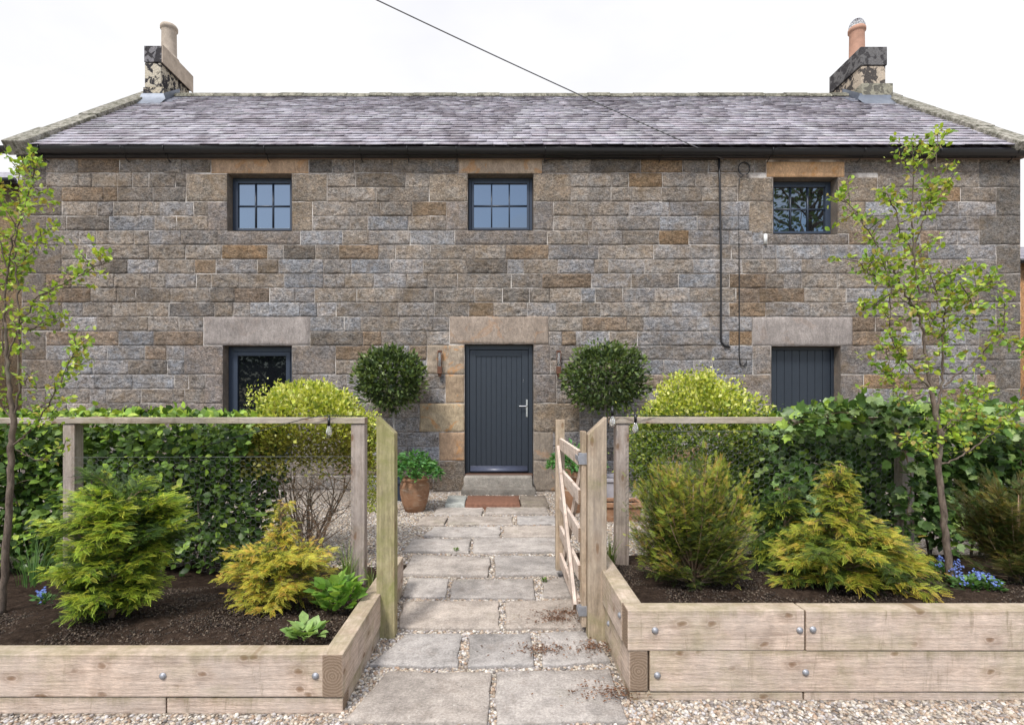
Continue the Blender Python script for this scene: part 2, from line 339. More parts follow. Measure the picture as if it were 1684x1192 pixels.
def flag_mat():
    m = NT('flagstone'); c, al = m.attr(); v = m.coord(); n = m.noise(v, 2.6, 6, 0.7, 0.4); n2 = m.noise(v, 85, 5, 0.8); n3 = m.noise(v, 11, 7, 0.75)
    a = m.mix(1.0, c, m.ramp(n, [(0.32, 0.70), (0.68, 1.16)]), 'MULTIPLY')
    a = m.mix(1.0, a, m.ramp(n2, [(0.32, 0.62), (0.68, 1.22)]), 'MULTIPLY')
    a = m.mix(1.0, a, m.ramp(n3, [(0.34, 0.72), (0.60, 1.12)]), 'MULTIPLY')
    a = m.mix(m.ramp(m.noise(v, 5, 7, 0.75, 0.6), [(0.54, 0.0), (0.72, 0.55)]), a, (0.19, 0.15, 0.12))
    a = m.mix(m.ramp(m.noise(v, 1.1, 5, 0.7), [(0.58, 0.0), (0.70, 0.35)]), a, (0.17, 0.17, 0.09))
    a = m.mix(m.ramp(m.noise(v, 28, 5, 0.75), [(0.64, 0.0), (0.69, 0.7)]), a, (0.58, 0.54, 0.49))
    a = m.mix(m.ramp(m.noise(v, 33, 4, 0.7), [(0.30, 0.6), (0.36, 0.0)]), a, (0.10, 0.085, 0.07))
    m.base(a); m.rough(0.88); m.set(Specular_IOR_Level=0.2); m.bump(m.math('ADD', n2, m.math('MULTIPLY', n3, 1.6)), 0.7, 0.010); return m.m
def terracotta_mat():
    m = NT('terracotta'); v = m.coord(); n = m.noise(v, 7, 6, 0.7, 0.3); n2 = m.noise(m.coord(scale=(1, 1, 4)), 8, 4, 0.6)
    a = m.ramp(n, [(0.3, (0.22, 0.115, 0.065)), (0.55, (0.33, 0.185, 0.11)), (0.75, (0.40, 0.28, 0.19))])
    a = m.mix(m.ramp(n2, [(0.58, 0.0), (0.7, 0.6)]), a, (0.60, 0.52, 0.42))
    m.base(a); m.rough(0.85); m.set(Specular_IOR_Level=0.25); m.bump(n, 0.4, 0.006); return m.m
def glass_mat(name, ior, rough=0.015):
    m = NT(name); v = m.coord(); m.base((0.006, 0.007, 0.009)); m.rough(rough); m.set(IOR=ior, Specular_IOR_Level=0.5); m.b.inputs['Specular Tint'].default_value = (0.86, 0.94, 1.0, 1)
    m.bump(m.noise(v, 1.6, 2), 0.08, 0.02); return m.m
def rust_mat():
    m = NT('rusted_metal'); v = m.coord(); n = m.noise(v, 40, 5, 0.7)
    m.base(m.ramp(n, [(0.35, (0.07, 0.03, 0.02)), (0.65, (0.17, 0.075, 0.04))])); m.rough(0.85); m.bump(n, 0.4, 0.003); return m.m

MS = stone_mat(); MM = mortar_mat(); MA = ashlar_mat(); MSL = slate_mat(); MLI = lichen_mat(); MCH = chimney_mat()
ANTH = plain('anthracite_paint', (0.020, 0.027, 0.038), 0.42, 0, 0.5, 0.08, 12, 0.05)
ANTH2 = plain('blue_grey_paint', (0.030, 0.042, 0.066), 0.4, 0, 0.5, 0.08, 12, 0.05)
BLACK = plain('black_plastic', (0.008, 0.008, 0.010), 0.35, 0, 0.5, 0.1, 8, 0.05)
CABLE = plain('cable_black', (0.012, 0.012, 0.014), 0.5)
LEAD = plain('lead', (0.16, 0.18, 0.22), 0.45, 0.5, 0.5, 0.2, 9, 0.3)
STEEL = plain('brushed_steel', (0.55, 0.55, 0.56), 0.3, 1.0, 0.5, 0.05)
GALV = plain('galvanised', (0.33, 0.34, 0.37), 0.55, 0.7, 0.5, 0.15, 60, 0.1)
POTM = plain('buff_pot', (0.38, 0.32, 0.26), 0.85, 0, 0.3, 0.25, 9, 0.3)
PINKP = plain('pink_pot', (0.40, 0.23, 0.165), 0.85, 0, 0.3, 0.2, 9, 0.3)
PALEBOX = plain('painted_box', (0.42, 0.40, 0.43), 0.7, 0, 0.3, 0.15, 8, 0.2)
BRICKM = plain('red_sandstone', (0.18, 0.09, 0.06), 0.9, 0, 0.2, 0.35, 28, 0.6)
WIRE = plain('wire', (0.20, 0.21, 0.20), 0.5, 0.6)
BULB = NT('bulb_glass'); BULB.base((0.95, 0.95, 0.93)); BULB.rough(0.03); BULB.set(Transmission_Weight=0.85, IOR=1.45); BULB = BULB.m
RUST = rust_mat(); TERR = terracotta_mat()
GL_UP = glass_mat('window_glass', 2.9); GL_DN = glass_mat('dark_window_glass', 1.42)
WX = wood_mat('timber_along', 0, edge=.55); WY = wood_mat('timber_side', 1, green=0.5, edge=.5); WZ = wood_mat('timber_upright', 2, (0.38, 0.30, 0.215), (0.22, 0.17, 0.12), 0.7, 0.35)
WZG = wood_mat('timber_grey', 2, (0.36, 0.30, 0.26), (0.22, 0.17, 0.145), 0.15, 0.35); WXG = wood_mat('rail_grey', 0, (0.40, 0.34, 0.27), (0.26, 0.21, 0.16), 0.3, 0.6)
WZP = wood_mat('gate_upright', 2, (0.46, 0.36, 0.26), (0.30, 0.22, 0.15), 0.15, 0.3); WYP = wood_mat('gate_board', 1, (0.62, 0.51, 0.44), (0.46, 0.37, 0.30), 0.03, 0.4)
LEAF = leaf_mat('leaf'); LEAFG = leaf_mat('glossy_leaf', 0.40, 0.18, 0.35); NEEDLE = leaf_mat('needle', 0.5, 0.3, 0.3, 0.15)
PETAL = leaf_mat('petal', 0.6, 0.4, 0.2, 0.05)
BARK = bark_mat('bark', (0.07, 0.052, 0.042), (0.18, 0.14, 0.11)); TWIG = bark_mat('twig_bark', (0.16, 0.10, 0.06), (0.36, 0.25, 0.17))
SOIL = soil_mat(); GRAV = gravel_mat(); PEB = pebble_mat(); FLAG = flag_mat()

# ================================================================== SETTING
YW = 8.4
def XW(px): return (px - CX) / FPX * YW
def ZW(py): return EYE - (py - CY) / FPX * YW

g = MB()
xs = np.array([-900, -60, -20, -8, 0, 8, 20, 60, 900.]); ys = np.array([-900, -60, -12, 0, 6, 20, 60, 900.])
V = [(x, y, 0) for y in ys for x in xs]; nx = len(xs)
g.add(V, [(j * nx + i, j * nx + i + 1, (j + 1) * nx + i + 1, (j + 1) * nx + i) for j in range(len(ys) - 1) for i in range(nx - 1)])
tag(g.build('ground', GRAV), kind='structure')

# soil of both beds
def soil(name, x0, x1, y0, y1, zf, seed):
    nx = int((x1 - x0) / 0.03); ny = int((y1 - y0) / 0.03)
    X, Y = np.meshgrid(np.linspace(x0, x1, nx), np.linspace(y0, y1, ny))
    Z = zf(X, Y) + 0.05 * (fbm(X * 5, Y * 5, seed, 3) - 0.5) + 0.028 * (fbm(X * 30, Y * 30, seed + 5, 3) - 0.5)
    m = MB(); V = np.stack([X, Y, Z], -1).reshape(-1, 3)
    i, j = np.meshgrid(np.arange(nx - 1), np.arange(ny - 1)); a = (j * nx + i).ravel()
    m.add(V, np.stack([a, a + 1, a + nx + 1, a + nx], 1))
    return tag(m.build(name, SOIL, smooth=True), kind='structure')
def zl(X, Y): return np.interp(Y, [2.5, 2.9, 3.4, 4.0, 5.2], [0.215, 0.225, 0.17, 0.05, -0.04])
def zr(X, Y): return np.interp(Y, [2.6, 3.0, 3.6, 4.2, 5.2], [0.375, 0.375, 0.30, 0.17, -0.04])
soil('soil', -7.5, -0.80, 2.53, 5.2, zl, 3)
soil('soil', 0.70, 7.5, 2.64, 5.2, zr, 9)

# path of flagstones
FS = [  # photo pixels: front-left, front-right, back-right, back-left
 [(563,1184),(802,1186),(809,1101),(640,1099)], [(816,1187),(1033,1184),(1003,1096),(817,1101)],
 [(608,1092),(753,1094),(758,1039),(668,1039)], [(769,1094),(877,1092),(873,1039),(773,1040)], [(893,1093),(1005,1085),(968,1034),(889,1037)],
 [(656,1031),(821,1032),(820,985),(664,986)], [(832,1031),(966,1030),(946,982),(831,985)],
 [(662,980),(733,981),(738,949),(672,948)], [(740,981),(880,982),(877,950),(745,950)], [(893,979),(943,979),(927,948),(892,950)],
 [(660,942),(804,945),(806,914),(679,910)], [(814,945),(926,943),(914,913),(814,911)],
 [(663,905),(771,907),(774,884),(680,883)], [(777,907),(918,906),(913,882),(779,883)],
 [(697,880),(821,882),(824,864),(714,864)], [(828,882),(916,881),(915,862),(828,864)],
 [(683,863),(731,862),(736,847),(696,847)], [(735,861),(842,862),(842,847),(739,847)], [(851,861),(915,860),(912,846),(850,847)],
 [(713,844),(792,845),(795,831),(722,831)], [(798,843),(902,843),(898,831),(799,831)]]
FLAGXY = []
def slab(m, c4, ztop, col, seed, nx=16, ny=8, base=-0.02, round_=0.012, under=0.0):
    u, v = np.meshgrid(np.concatenate([[0], np.linspace(.012, .988, nx - 2), [1]]), np.concatenate([[0], np.linspace(.02, .98, ny - 2), [1]]))
    c = [np.array(q[:2]) for q in c4]
    XY = (c[0][None, None] * ((1 - u) * (1 - v))[..., None] + c[1] * (u * (1 - v))[..., None] + c[2] * (u * v)[..., None] + c[3] * ((1 - u) * v)[..., None])
    j = 0.016
    XY[..., 0] += j * (fbm(XY[..., 0] * 9, XY[..., 1] * 9, seed) - 0.5) * 2; XY[..., 1] += j * (fbm(XY[..., 0] * 8 + 31, XY[..., 1] * 8, seed) - 0.5) * 2
    e = np.minimum(np.minimum(u, 1 - u) * 999, np.minimum(v, 1 - v) * 999)
    Z = ztop + 0.012 * (fbm(XY[..., 0] * 6, XY[..., 1] * 6, seed + 3) - 0.5) - np.where(e < 0.5, round_ * (0.6 + 0.9 * fbm(XY[..., 0] * 25, XY[..., 1] * 25, seed)), 0)
    V = np.dstack([XY, Z]).reshape(-1, 3)
    F = [(q * nx + i, q * nx + i + 1, (q + 1) * nx + i + 1, (q + 1) * nx + i) for q in range(ny - 1) for i in range(nx - 1)]
    ring = [i for i in range(nx)] + [q * nx + nx - 1 for q in range(1, ny)] + [(ny - 1) * nx + i for i in range(nx - 2, -1, -1)] + [q * nx for q in range(ny - 2, 0, -1)]
    n0 = len(V); B = V[ring].copy(); B[:, 2] = base; cen = V[:, :2].mean(0); dv = cen - B[:, :2]; B[:, :2] += dv / np.linalg.norm(dv, axis=1)[:, None] * under
    F += [(ring[k], n0 + k, n0 + (k + 1) % len(ring), ring[(k + 1) % len(ring)]) for k in range(len(ring))]
    m.add(np.vstack([V, B]), F, col)
pm = MB()
for k, q in enumerate(FS):
    zt = 0.020 + 0.012 * random.random()
    q = q[:2] + [(a, b + max(1.2, .005 * (b - CY))) for a, b in q[2:]]; c4 = [PZ(a, b, zt) for a, b in q]; FLAGXY.append([c[:2] for c in c4])
    b = random.uniform(0.85, 1.12); wm_ = random.uniform(-0.015, 0.02)
    slab(pm, c4, zt, (0.455 * b + wm_, 0.41 * b, 0.375 * b - wm_), k * 7, nx=22, ny=10, round_=.005, under=.014)
tag(pm.build('path', FLAG), kind='structure')

# loose pebbles: gravel of the drive, along the path, in the joints and round the house
def inside(X, Y, q):
    r = np.ones(len(X), bool)
    for i in range(4):
        a, b = q[i], q[(i + 1) % 4]; r &= ((b[0] - a[0]) * (Y - a[1]) - (b[1] - a[1]) * (X - a[0])) > 0.006
    return r
t = (1 + 5 ** .5) / 2
ICO = np.array([(-1, t, 0), (1, t, 0), (-1, -t, 0), (1, -t, 0), (0, -1, t), (0, 1, t), (0, -1, -t), (0, 1, -t), (t, 0, -1), (t, 0, 1), (-t, 0, -1), (-t, 0, 1)]) / 1.9
ICF = [(0, 11, 5), (0, 5, 1), (0, 1, 7), (0, 7, 10), (0, 10, 11), (1, 5, 9), (5, 11, 4), (11, 10, 2), (10, 7, 6), (7, 1, 8), (3, 9, 4), (3, 4, 2), (3, 2, 6), (3, 6, 8), (3, 8, 9), (4, 9, 5), (2, 4, 11), (6, 2, 10), (8, 6, 7), (9, 8, 1)]
pp = []
def zone(x0, x1, y0, y1, n): pp.append(np.stack([rng.uniform(x0, x1, n), rng.uniform(y0, y1, n)], 1))
zone(-2.7, 2.7, 2.3, 2.62, 9500); zone(-0.75, 0.66, 2.4, 4.3, 15000); zone(-1.6, 1.6, 4.3, 8.3, 17000); zone(-3.2, -1.0, 4.6, 7.5, 4500)
pp = np.vstack(pp); X, Y = pp.T
keep = np.ones(len(X), bool)
for q in FLAGXY: keep &= ~inside(X, Y, q)
keep &= ~((X < -0.73) & (Y > 2.47) & (Y < 4.2)) & ~((X > 0.62) & (Y > 2.585) & (Y < 4.2))
X = X[keep]; Y = Y[keep]; m_ = len(X)
PCOL = np.array([(0.52, 0.46, 0.38), (0.44, 0.35, 0.27), (0.62, 0.58, 0.52), (0.34, 0.30, 0.28), (0.36, 0.26, 0.19), (0.22, 0.195, 0.18), (0.48, 0.40, 0.32), (0.50, 0.47, 0.46)])
def randrot(m):
    A = rng.normal(size=(m, 3, 3)); q, _ = np.linalg.qr(A); return q
sz = rng.uniform(0.006, 0.0125, m_) * np.where(Y > 4.5, 1.25, 1)
S = np.stack([sz * rng.uniform(0.8, 1.4, m_), sz, sz * rng.uniform(0.55, 0.9, m_)], 1)
a = rng.uniform(0, 6.28, m_); ca, sa = np.cos(a), np.sin(a)
M = np.zeros((m_, 3, 3)); M[:, 0, 0] = ca * S[:, 0]; M[:, 1, 0] = sa * S[:, 0]; M[:, 0, 1] = -sa * S[:, 1]; M[:, 1, 1] = ca * S[:, 1]; M[:, 2, 2] = S[:, 2]
M[:, 2, 0] = rng.normal(0, .25, m_) * S[:, 0]; M[:, 2, 1] = rng.normal(0, .25, m_) * S[:, 1]
pb = MB(); pb.scatter(ICO, ICF, M, np.stack([X, Y, rng.uniform(-0.004, 0.004, m_)], 1), PCOL[rng.integers(0, 8, m_)] * rng.uniform(0.75, 1.2, (m_, 1)) * 0.92)
tag(pb.build('gravel', PEB, smooth=True), 'loose pale and brown pea gravel round the paving and timber beds', 'gravel', kind='stuff')

# soil crumbs and leaf litter
def crumbs(name, label, cat, n, x0, x1, y0, y1, zf, c0, s0, s1, mat=PEB, flat=0.7):
    X = rng.uniform(x0, x1, n); Y = rng.uniform(y0, y1, n); s = rng.uniform(s0, s1, n)
    M = randrot(n) * s[:, None, None]; m = MB()
    m.scatter(ICO * np.array([1, 1, flat]), ICF, M, np.stack([X, Y, zf(X, Y) + s * 0.4], 1), np.array(c0)[rng.integers(0, len(c0), n)] * rng.uniform(0.6, 1.3, (n, 1)))
    tag(m.build(name, mat), label, cat, kind='stuff')
SC = [(0.03, 0.02, 0.015), (0.06, 0.042, 0.03), (0.045, 0.03, 0.022), (0.12, 0.09, 0.065), (0.04, 0.03, 0.02)]
crumbs('soil_crumbs', 'dark brown soil crumbs and bark bits in the left bed', 'soil', 15000, -2.9, -0.83, 2.59, 4.0, zl, SC, 0.002, 0.0075)
crumbs('soil_crumbs', 'dark brown soil crumbs and bark bits in the right bed', 'soil', 15000, 0.73, 3.2, 2.70, 4.0, zr, SC, 0.002, 0.0075)
n = 2000; cen = [PZ(935, 1005, .04), PZ(1005, 1135, .04), PZ(890, 1065, .04), PZ(915, 1015, 0.04), PZ(985, 1060, .04)]
ci = rng.integers(0, 5, n); loc = np.array(cen)[ci] + rng.normal(size=(n, 3)) * np.array([0.10, 0.05, 0.0]) * rng.uniform(.3, 1.5, (n, 1)); loc[:, 2] = 0.036
m = MB(); m.scatter(np.array([(-1, -.5, 0), (1, -.4, .1), (1.1, .5, 0), (-.9, .6, .15)]), [(0, 1, 2, 3)], randrot(n) * np.array([1, 1, .4])[None, :, None] * rng.uniform(0.002, 0.009, n)[:, None, None], loc,
    np.array([(0.17, 0.085, 0.05), (0.26, 0.14, 0.085), (0.11, 0.06, 0.04)])[rng.integers(0, 3, n)])
tag(m.build('leaf_litter', LEAF), 'brown leaf litter blown onto the path flags by the gate', 'leaf litter', kind='stuff')

# ================================================================== FARMHOUSE
X0, X1 = XW(36), XW(1678); ZT = ZW(258)
CH = 23.65; C0 = 261.0
def cz(k): return ZW(C0 + CH * k)
house = thing('farmhouse', 'long two storey sandstone farmhouse with slate roof and dark grey joinery', 'house', (0.3, YW, 0))
H = lambda mb, name, mats, **k: mb.build(name, mats, house, loc=(-0.3, -YW, 0), **k)    # children keep world coordinates
HOLES = [(374, 480, 286, 380), (769, 877, 286, 379), (1271, 1377, 292, 385), (367, 480, 568, 762), (764, 877, 566, 812), (1268, 1382, 569, 762)]
HW = [(XW(a), XW(b), ZW(d), ZW(c)) for a, b, c, d in HOLES]
# special stones: px x0,x1, y0,y1, colour, orange amount
G1 = (0.30, 0.264, 0.243); G2 = (0.275, 0.245, 0.225); T1 = (0.30, 0.25, 0.20); O1 = (0.52, 0.34, 0.19)
SPEC = [(347, 508, 262, 286, (0.46, 0.31, 0.20), .6), (754, 892, 262, 286, (0.44, 0.33, 0.24), .8), (1260, 1389, 266, 292, (0.58, 0.36, 0.20), 1.0),
        (335, 510, 520.5, 568, G1, .05), (739, 902, 519, 566, (0.33, 0.265, 0.215), .35), (1237, 1402, 521, 569, G1, .1),
        (358, 494, 380, 403, G2, 0), (748, 900, 379, 403, G2, 0), (1262, 1396, 385, 403, G2, 0)]
def jambs(xl, xr, ks, seed, lw=None, rw=None):
    r = random.Random(seed)
    for n_, k in enumerate(ks):
        a = (lw[n_] if lw else r.choice([38, 62])); b = (rw[n_] if rw else r.choice([34, 66]))
        y0 = C0 + CH * k; y1 = C0 + CH * (k + 2)
        SPEC.append((xl - a, xl, y0, y1, random.choice([G1, G2, T1]), 0.15)); SPEC.append((xr, xr + b, y0, y1, random.choice([G1, G2, T1]), 0.15))
def jy(xl, xr, y0, y1, a, b, cl_=G1, cr_=G1, ol=0.1, orr=0.1):
    SPEC.append((xl - a, xl, y0, y1, cl_, ol)); SPEC.append((xr, xr + b, y0, y1, cr_, orr))
jy(374, 480, 286, C0 + 3 * CH, 68, 58, T1, T1); jy(374, 480, C0 + 3 * CH, 380, 32, 34, G1, T1)
jy(769, 877, 286, C0 + 3 * CH, 63, 62, T1, T1); jy(769, 877, C0 + 3 * CH, 379, 35, 33, G1, G2)
jy(1271, 1377, 292, C0 + 3 * CH, 58, 66, T1, T1); jy(1271, 1377, C0 + 3 * CH, 385, 39, 46, T1, T1)
for i, k in enumerate((13, 15, 17, 19)):
    jy(367, 480, C0 + CH * k + (0 if i else -0.5), C0 + CH * (k + 2), [64, 30, 60, 34][i], [72, 30, 66, 36][i], G1, G2)
    jy(1268, 1382, C0 + CH * k + (0 if i else 0.5), C0 + CH * (k + 2), [30, 54, 28, 58][i], [60, 38, 64, 34][i], (0.33, 0.29, 0.26), G2)
SPEC.append((367, 480, 762, 783, G2, 0)); SPEC.append((1268, 1382, 762, 783, G2, 0))
jy(764, 877, 567, C0 + CH * 15, 62, 28, (0.36, 0.29, 0.22), G1, .9, .1)
jy(764, 877, C0 + CH * 15, C0 + CH * 17, 32, 38, (0.42, 0.31, 0.21), G1, 1, .1)
jy(764, 877, C0 + CH * 17, C0 + CH * 19, 74, 76, (0.42, 0.33, 0.22), T1, 1, .2)
jy(764, 877, C0 + CH * 19, C0 + CH * 21, 42, 32, (0.50, 0.34, 0.22), T1, .8, .4)
jy(764, 877, C0 + CH * 21, 808, 52, 46, T1, T1, .3, .5)
for i, k in enumerate(range(-0, 22, 2)):           # quoins at both corners
    SPEC.append((36, 36 + (66 if i % 2 else 40), C0 + CH * k, C0 + CH * (k + 2), (0.22, 0.19, 0.165), 0))
    SPEC.append((1678 - (40 if i % 2 else 68), 1678, C0 + CH * k, C0 + CH * (k + 2), (0.21, 0.19, 0.17), 0))
SW = [(XW(a), XW(b), ZW(d), ZW(c), col, o) for a, b, c, d, col, o in SPEC]
wall = MB()
def block(m, x0, x1, z0, z1, col, rough, alpha, mi, step=0.021, gap=0.0028, seed=0, proud=0.006):
    x0 += gap; x1 -= gap; z0 += gap; z1 -= gap
    if x1 - x0 < 0.02 or z1 - z0 < 0.02: return
    def ax_(a, b): return np.concatenate([[a], np.linspace(a + .0045, b - .0045, max(3, int((b - a) / step) + 1)), [b]])
    gx, gz_ = ax_(x0, x1), ax_(z0, z1); nx, nz = len(gx), len(gz_)
    X, Z = np.meshgrid(gx, gz_)
    e = np.minimum(np.minimum(X - x0, x1 - X), np.minimum(Z - z0, z1 - Z))
    prof = np.where(e < 1e-6, -0.004, np.where(e < .006, proud * 0.55, proud))
    if rough > 0:
        d = (fbm(X * 7 + seed, Z * 15, seed, 3) - 0.5) * 0.026 + (fbm(X * 22, Z * 34 + seed, seed + 9, 3) - 0.5) * 0.034
        d += (0.5 - np.abs(fbm(X * 17 + Z * 7 + seed, Z * 34 - X * 9, seed + 4, 2) - 0.5) * 4) * 0.009
        prof = np.where(e < 1e-6, prof, prof + rough * d * np.where(e < .006, .3, 1) + rough * 0.003)
        jx = (fbm(X * 6, Z * 6, seed + 40, 2) - 0.5) * 0.013; jz = (fbm(X * 5 + 9, Z * 9, seed + 50, 2) - 0.5) * 0.013
        X = X + jx; Z = Z + jz
    else: prof = prof + np.where(e < 1e-6, 0, (fbm(X * 12, Z * 12, seed, 3) - 0.5) * 0.007)
    prof = np.where(e < 1e-6, prof, np.maximum(prof, .0012))
    V = np.stack([X, YW - prof, Z], -1).reshape(-1, 3)
    i, j = np.meshgrid(np.arange(nx - 1), np.arange(nz - 1)); a_ = (j * nx + i).ravel()
    m.add(V, np.stack([a_, a_ + 1, a_ + nx + 1, a_ + nx], 1), (col[0], col[1], col[2], alpha), mi)
def stone_col(x, z, r):
    row = (ZT - z) / 0.226
    q = float(fbm(np.array([x * 0.55]), np.array([z * 0.9]), 5, 3)[0]) + r.gauss(0, .16)
    warm = np.array((0.315, 0.275, 0.238)); grey = np.array((0.345, 0.328, 0.325)); blue = np.array((0.325, 0.328, 0.345)); oc = np.array((0.215, 0.150, 0.095))
    gl = np.interp(row, [0, 3, 4, 11, 15, 23], [-.25, -.20, .02, .02, .16, .20])
    g_ = min(1, max(0, (q - .42 + gl) * 3.2)); c = warm * (1 - g_) + grey * g_
    k = r.random()
    if row > 3.2 and k < .10 + .16 * (g_ > .4): c = c * .25 + blue * .75
    elif k > .91: c = c * .3 + oc * .8
    elif k > .90: c = np.array((0.31, 0.215, 0.135))
    elif k > .82: c = c * .72
    b = r.uniform(0.84, 1.16); return tuple(float(v) * b for v in c)
rr = random.Random(11); sid = 0
for k in range(0, 23):
    z1, z0 = cz(k), cz(k + 1); zm = (z0 + z1) / 2
    if k == 0: z1 = ZT - 0.005
    blk = [(a, b) for a, b, c, d in HW if c < zm < d] + [(a, b) for a, b, c, d, _, _ in SW if c < zm < d]
    blk.sort(); x = X0
    for a, b in blk + [(X1, X1)]:
        if a - x > 0.03:
            span = a - x; cuts = [x]; p = x
            while True:
                wd = rr.uniform(0.20, 0.72) if rr.random() < 0.75 else rr.uniform(0.5, 0.85)
                if p + wd > a - 0.16: break
                p += wd; cuts.append(p)
            cuts.append(a)
            for c0_, c1_ in zip(cuts[:-1], cuts[1:]):
                sid += 1; block(wall, c0_, c1_, z0, z1, stone_col((c0_ + c1_) / 2, zm, rr), rr.uniform(0.7, 1.15), rr.uniform(0.6, 1.0), 0, seed=sid, proud=rr.choice([.003, .006, .009, .014]))
        x = max(x, b)
# backing with openings
xc = sorted({X0, X1, *[v for h in HW for v in h[:2]]}); zc = sorted({0.0 - 0.1, ZT + 0.1, *[v for h in HW for v in h[2:]]})
for a, b in zip(xc[:-1], xc[1:]):
    for c, d in zip(zc[:-1], zc[1:]):
        if any(h[0] - 1e-6 <= a and b <= h[1] + 1e-6 and h[2] - 1e-6 <= c and d <= h[3] + 1e-6 for h in HW): continue
        wall.add([(a, YW, c), (b, YW, c), (b, YW, d), (a, YW, d)], [(0, 1, 2, 3)], (1, 1, 1, 1), 1)
for a, b, c, d in HW:      # reveals
    for V in ([(a, YW - .01, c), (a, YW + .3, c), (a, YW + .3, d), (a, YW - .01, d)], [(b, YW + .3, c), (b, YW - .01, c), (b, YW - .01, d), (b, YW + .3, d)],
              [(a, YW - .01, d), (a, YW + .3, d), (b, YW + .3, d), (b, YW - .01, d)], [(a, YW + .3, c), (a, YW - .01, c), (b, YW - .01, c), (b, YW + .3, c)]):
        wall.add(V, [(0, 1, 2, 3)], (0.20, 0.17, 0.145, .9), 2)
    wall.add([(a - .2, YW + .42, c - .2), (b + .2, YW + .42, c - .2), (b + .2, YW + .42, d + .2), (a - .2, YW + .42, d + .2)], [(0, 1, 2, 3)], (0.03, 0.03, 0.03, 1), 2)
YB = 14.2
wall.box(X0, X0 + .3, YW + .001, YB, -0.1, ZT, (0.25, 0.21, 0.17, .8), 0); wall.box(X1 - .3, X1, YW + .001, YB, -0.1, ZT, (0.25, 0.21, 0.17, .8), 0)
wall.box(X0 + .3, X1 - .3, YB - .3, YB, -0.1, ZT, (0.25, 0.21, 0.17, .8), 0)
YR, ZR = 11.3, 7.83; YE, ZE = 8.2, 5.33
for xx in (X0, X1 - 0.3):    # gables
    V = [(x, y, z) for x in (xx, xx + .3) for y, z in ((YW + .05, ZT), (YB, ZT), (YR, ZR - .12))]
    wall.add(V, [(0, 1, 2), (3, 5, 4), (0, 3, 4, 1), (1, 4, 5, 2), (2, 5, 3, 0)], (0.25, 0.21, 0.17, .8), 0)
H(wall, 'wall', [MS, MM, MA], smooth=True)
names = ['lintel'] * 6 + ['window_sill'] * 3
qm = MB()
for i, (a, b, c, d, col, o) in enumerate(SW):
    if i < 9:
        m = MB(); block(m, a, b, c, d, col, 0, 1 - o, 0, step=0.04, seed=i * 13, proud=0.008); H(m, names[i], MA if i < 6 else MS, smooth=True)
    else: qm = MB(); block(qm, a, b, c, d, tuple(np.array(col) * random.uniform(0.82, 1.02)), 0.75 if i > 24 else 0.35, (1 - o) if o > .3 else .55, 0, seed=i * 13, step=.03); H(qm, 'quoin' if min(a - X0, X1 - b) < .02 else 'jamb_stone', MA if o > .3 else MS, smooth=True)
# eaves course above the stones
fm = MB(); fm.box(X0 + .01, X1 - .01, YW - 0.03, YW + 0.05, ZW(263), ZW(255), (0.12, 0.085, 0.06, 1)); H(fm, 'soffit_board', plain('eaves_timber', (0.16, 0.11, 0.08), 0.8))

# windows
def frame_box(m, x0, x1, z0, z1, y0, y1, t, mi=0):
    m.box(x0, x0 + t, y0, y1, z0, z1, mi=mi); m.box(x1 - t, x1, y0, y1, z0, z1, mi=mi)
    m.box(x0 + t, x1 - t, y0, y1, z0, z0 + t, mi=mi); m.box(x0 + t, x1 - t, y0, y1, z1 - t, z1, mi=mi)
def window(h, cols, rows, pane, mt, lo=0.0, bar=0.022, tf=0.075, rec=0.16):
    a, b, c, d = h; yf = YW + rec
    m = MB(); frame_box(m, a + .004, b - .004, c + .004, d - .004, yf, yf + .07, tf * .62)
    wo = H(m, 'window', mt, bevel=0.004)
    def sub(mb, nm, mat, **k): return mb.build(nm, mat, wo, **k)
    s = tf * .62 + .007; s2 = tf * .5; m = MB(); frame_box(m, a + s, b - s, c + s, d - s, yf - 0.012, yf + .05, s2)
    sub(m, 'sash', mt, bevel=0.004)
    ia, ib, ic, id_ = a + s + s2, b - s - s2, c + s + s2, d - s - s2
    m = MB(); m.add([(ia - .01, yf + .02, ic - .01), (ib + .01, yf + .02, ic - .01), (ib + .01, yf + .02, id_ + .01), (ia - .01, yf + .02, id_ + .01)], [(0, 1, 2, 3)]); sub(m, 'pane', pane)
    if cols > 1:
        m = MB()
        for i in range(1, cols): xx = ia + (ib - ia) * i / cols; m.box(xx - bar / 2, xx + bar / 2, yf + .002, yf + .018, ic, id_)
        for i in range(1, rows): zz = ic + (id_ - ic) * i / rows; m.box(ia, ib, yf + .0035, yf + .0175, zz - bar / 2, zz + bar / 2)
        sub(m, 'glazing_bars', mt)
    m = MB(); m.box(a + .02, b - .02, yf - 0.05, yf + .01, c + .006, c + .035); sub(m, 'weather_bar', mt, bevel=.004)
    return wo
for i in range(3): window(HW[i], 3, 2, GL_UP, ANTH2)
window(HW[3], 1, 1, GL_DN, ANTH2, tf=0.13)
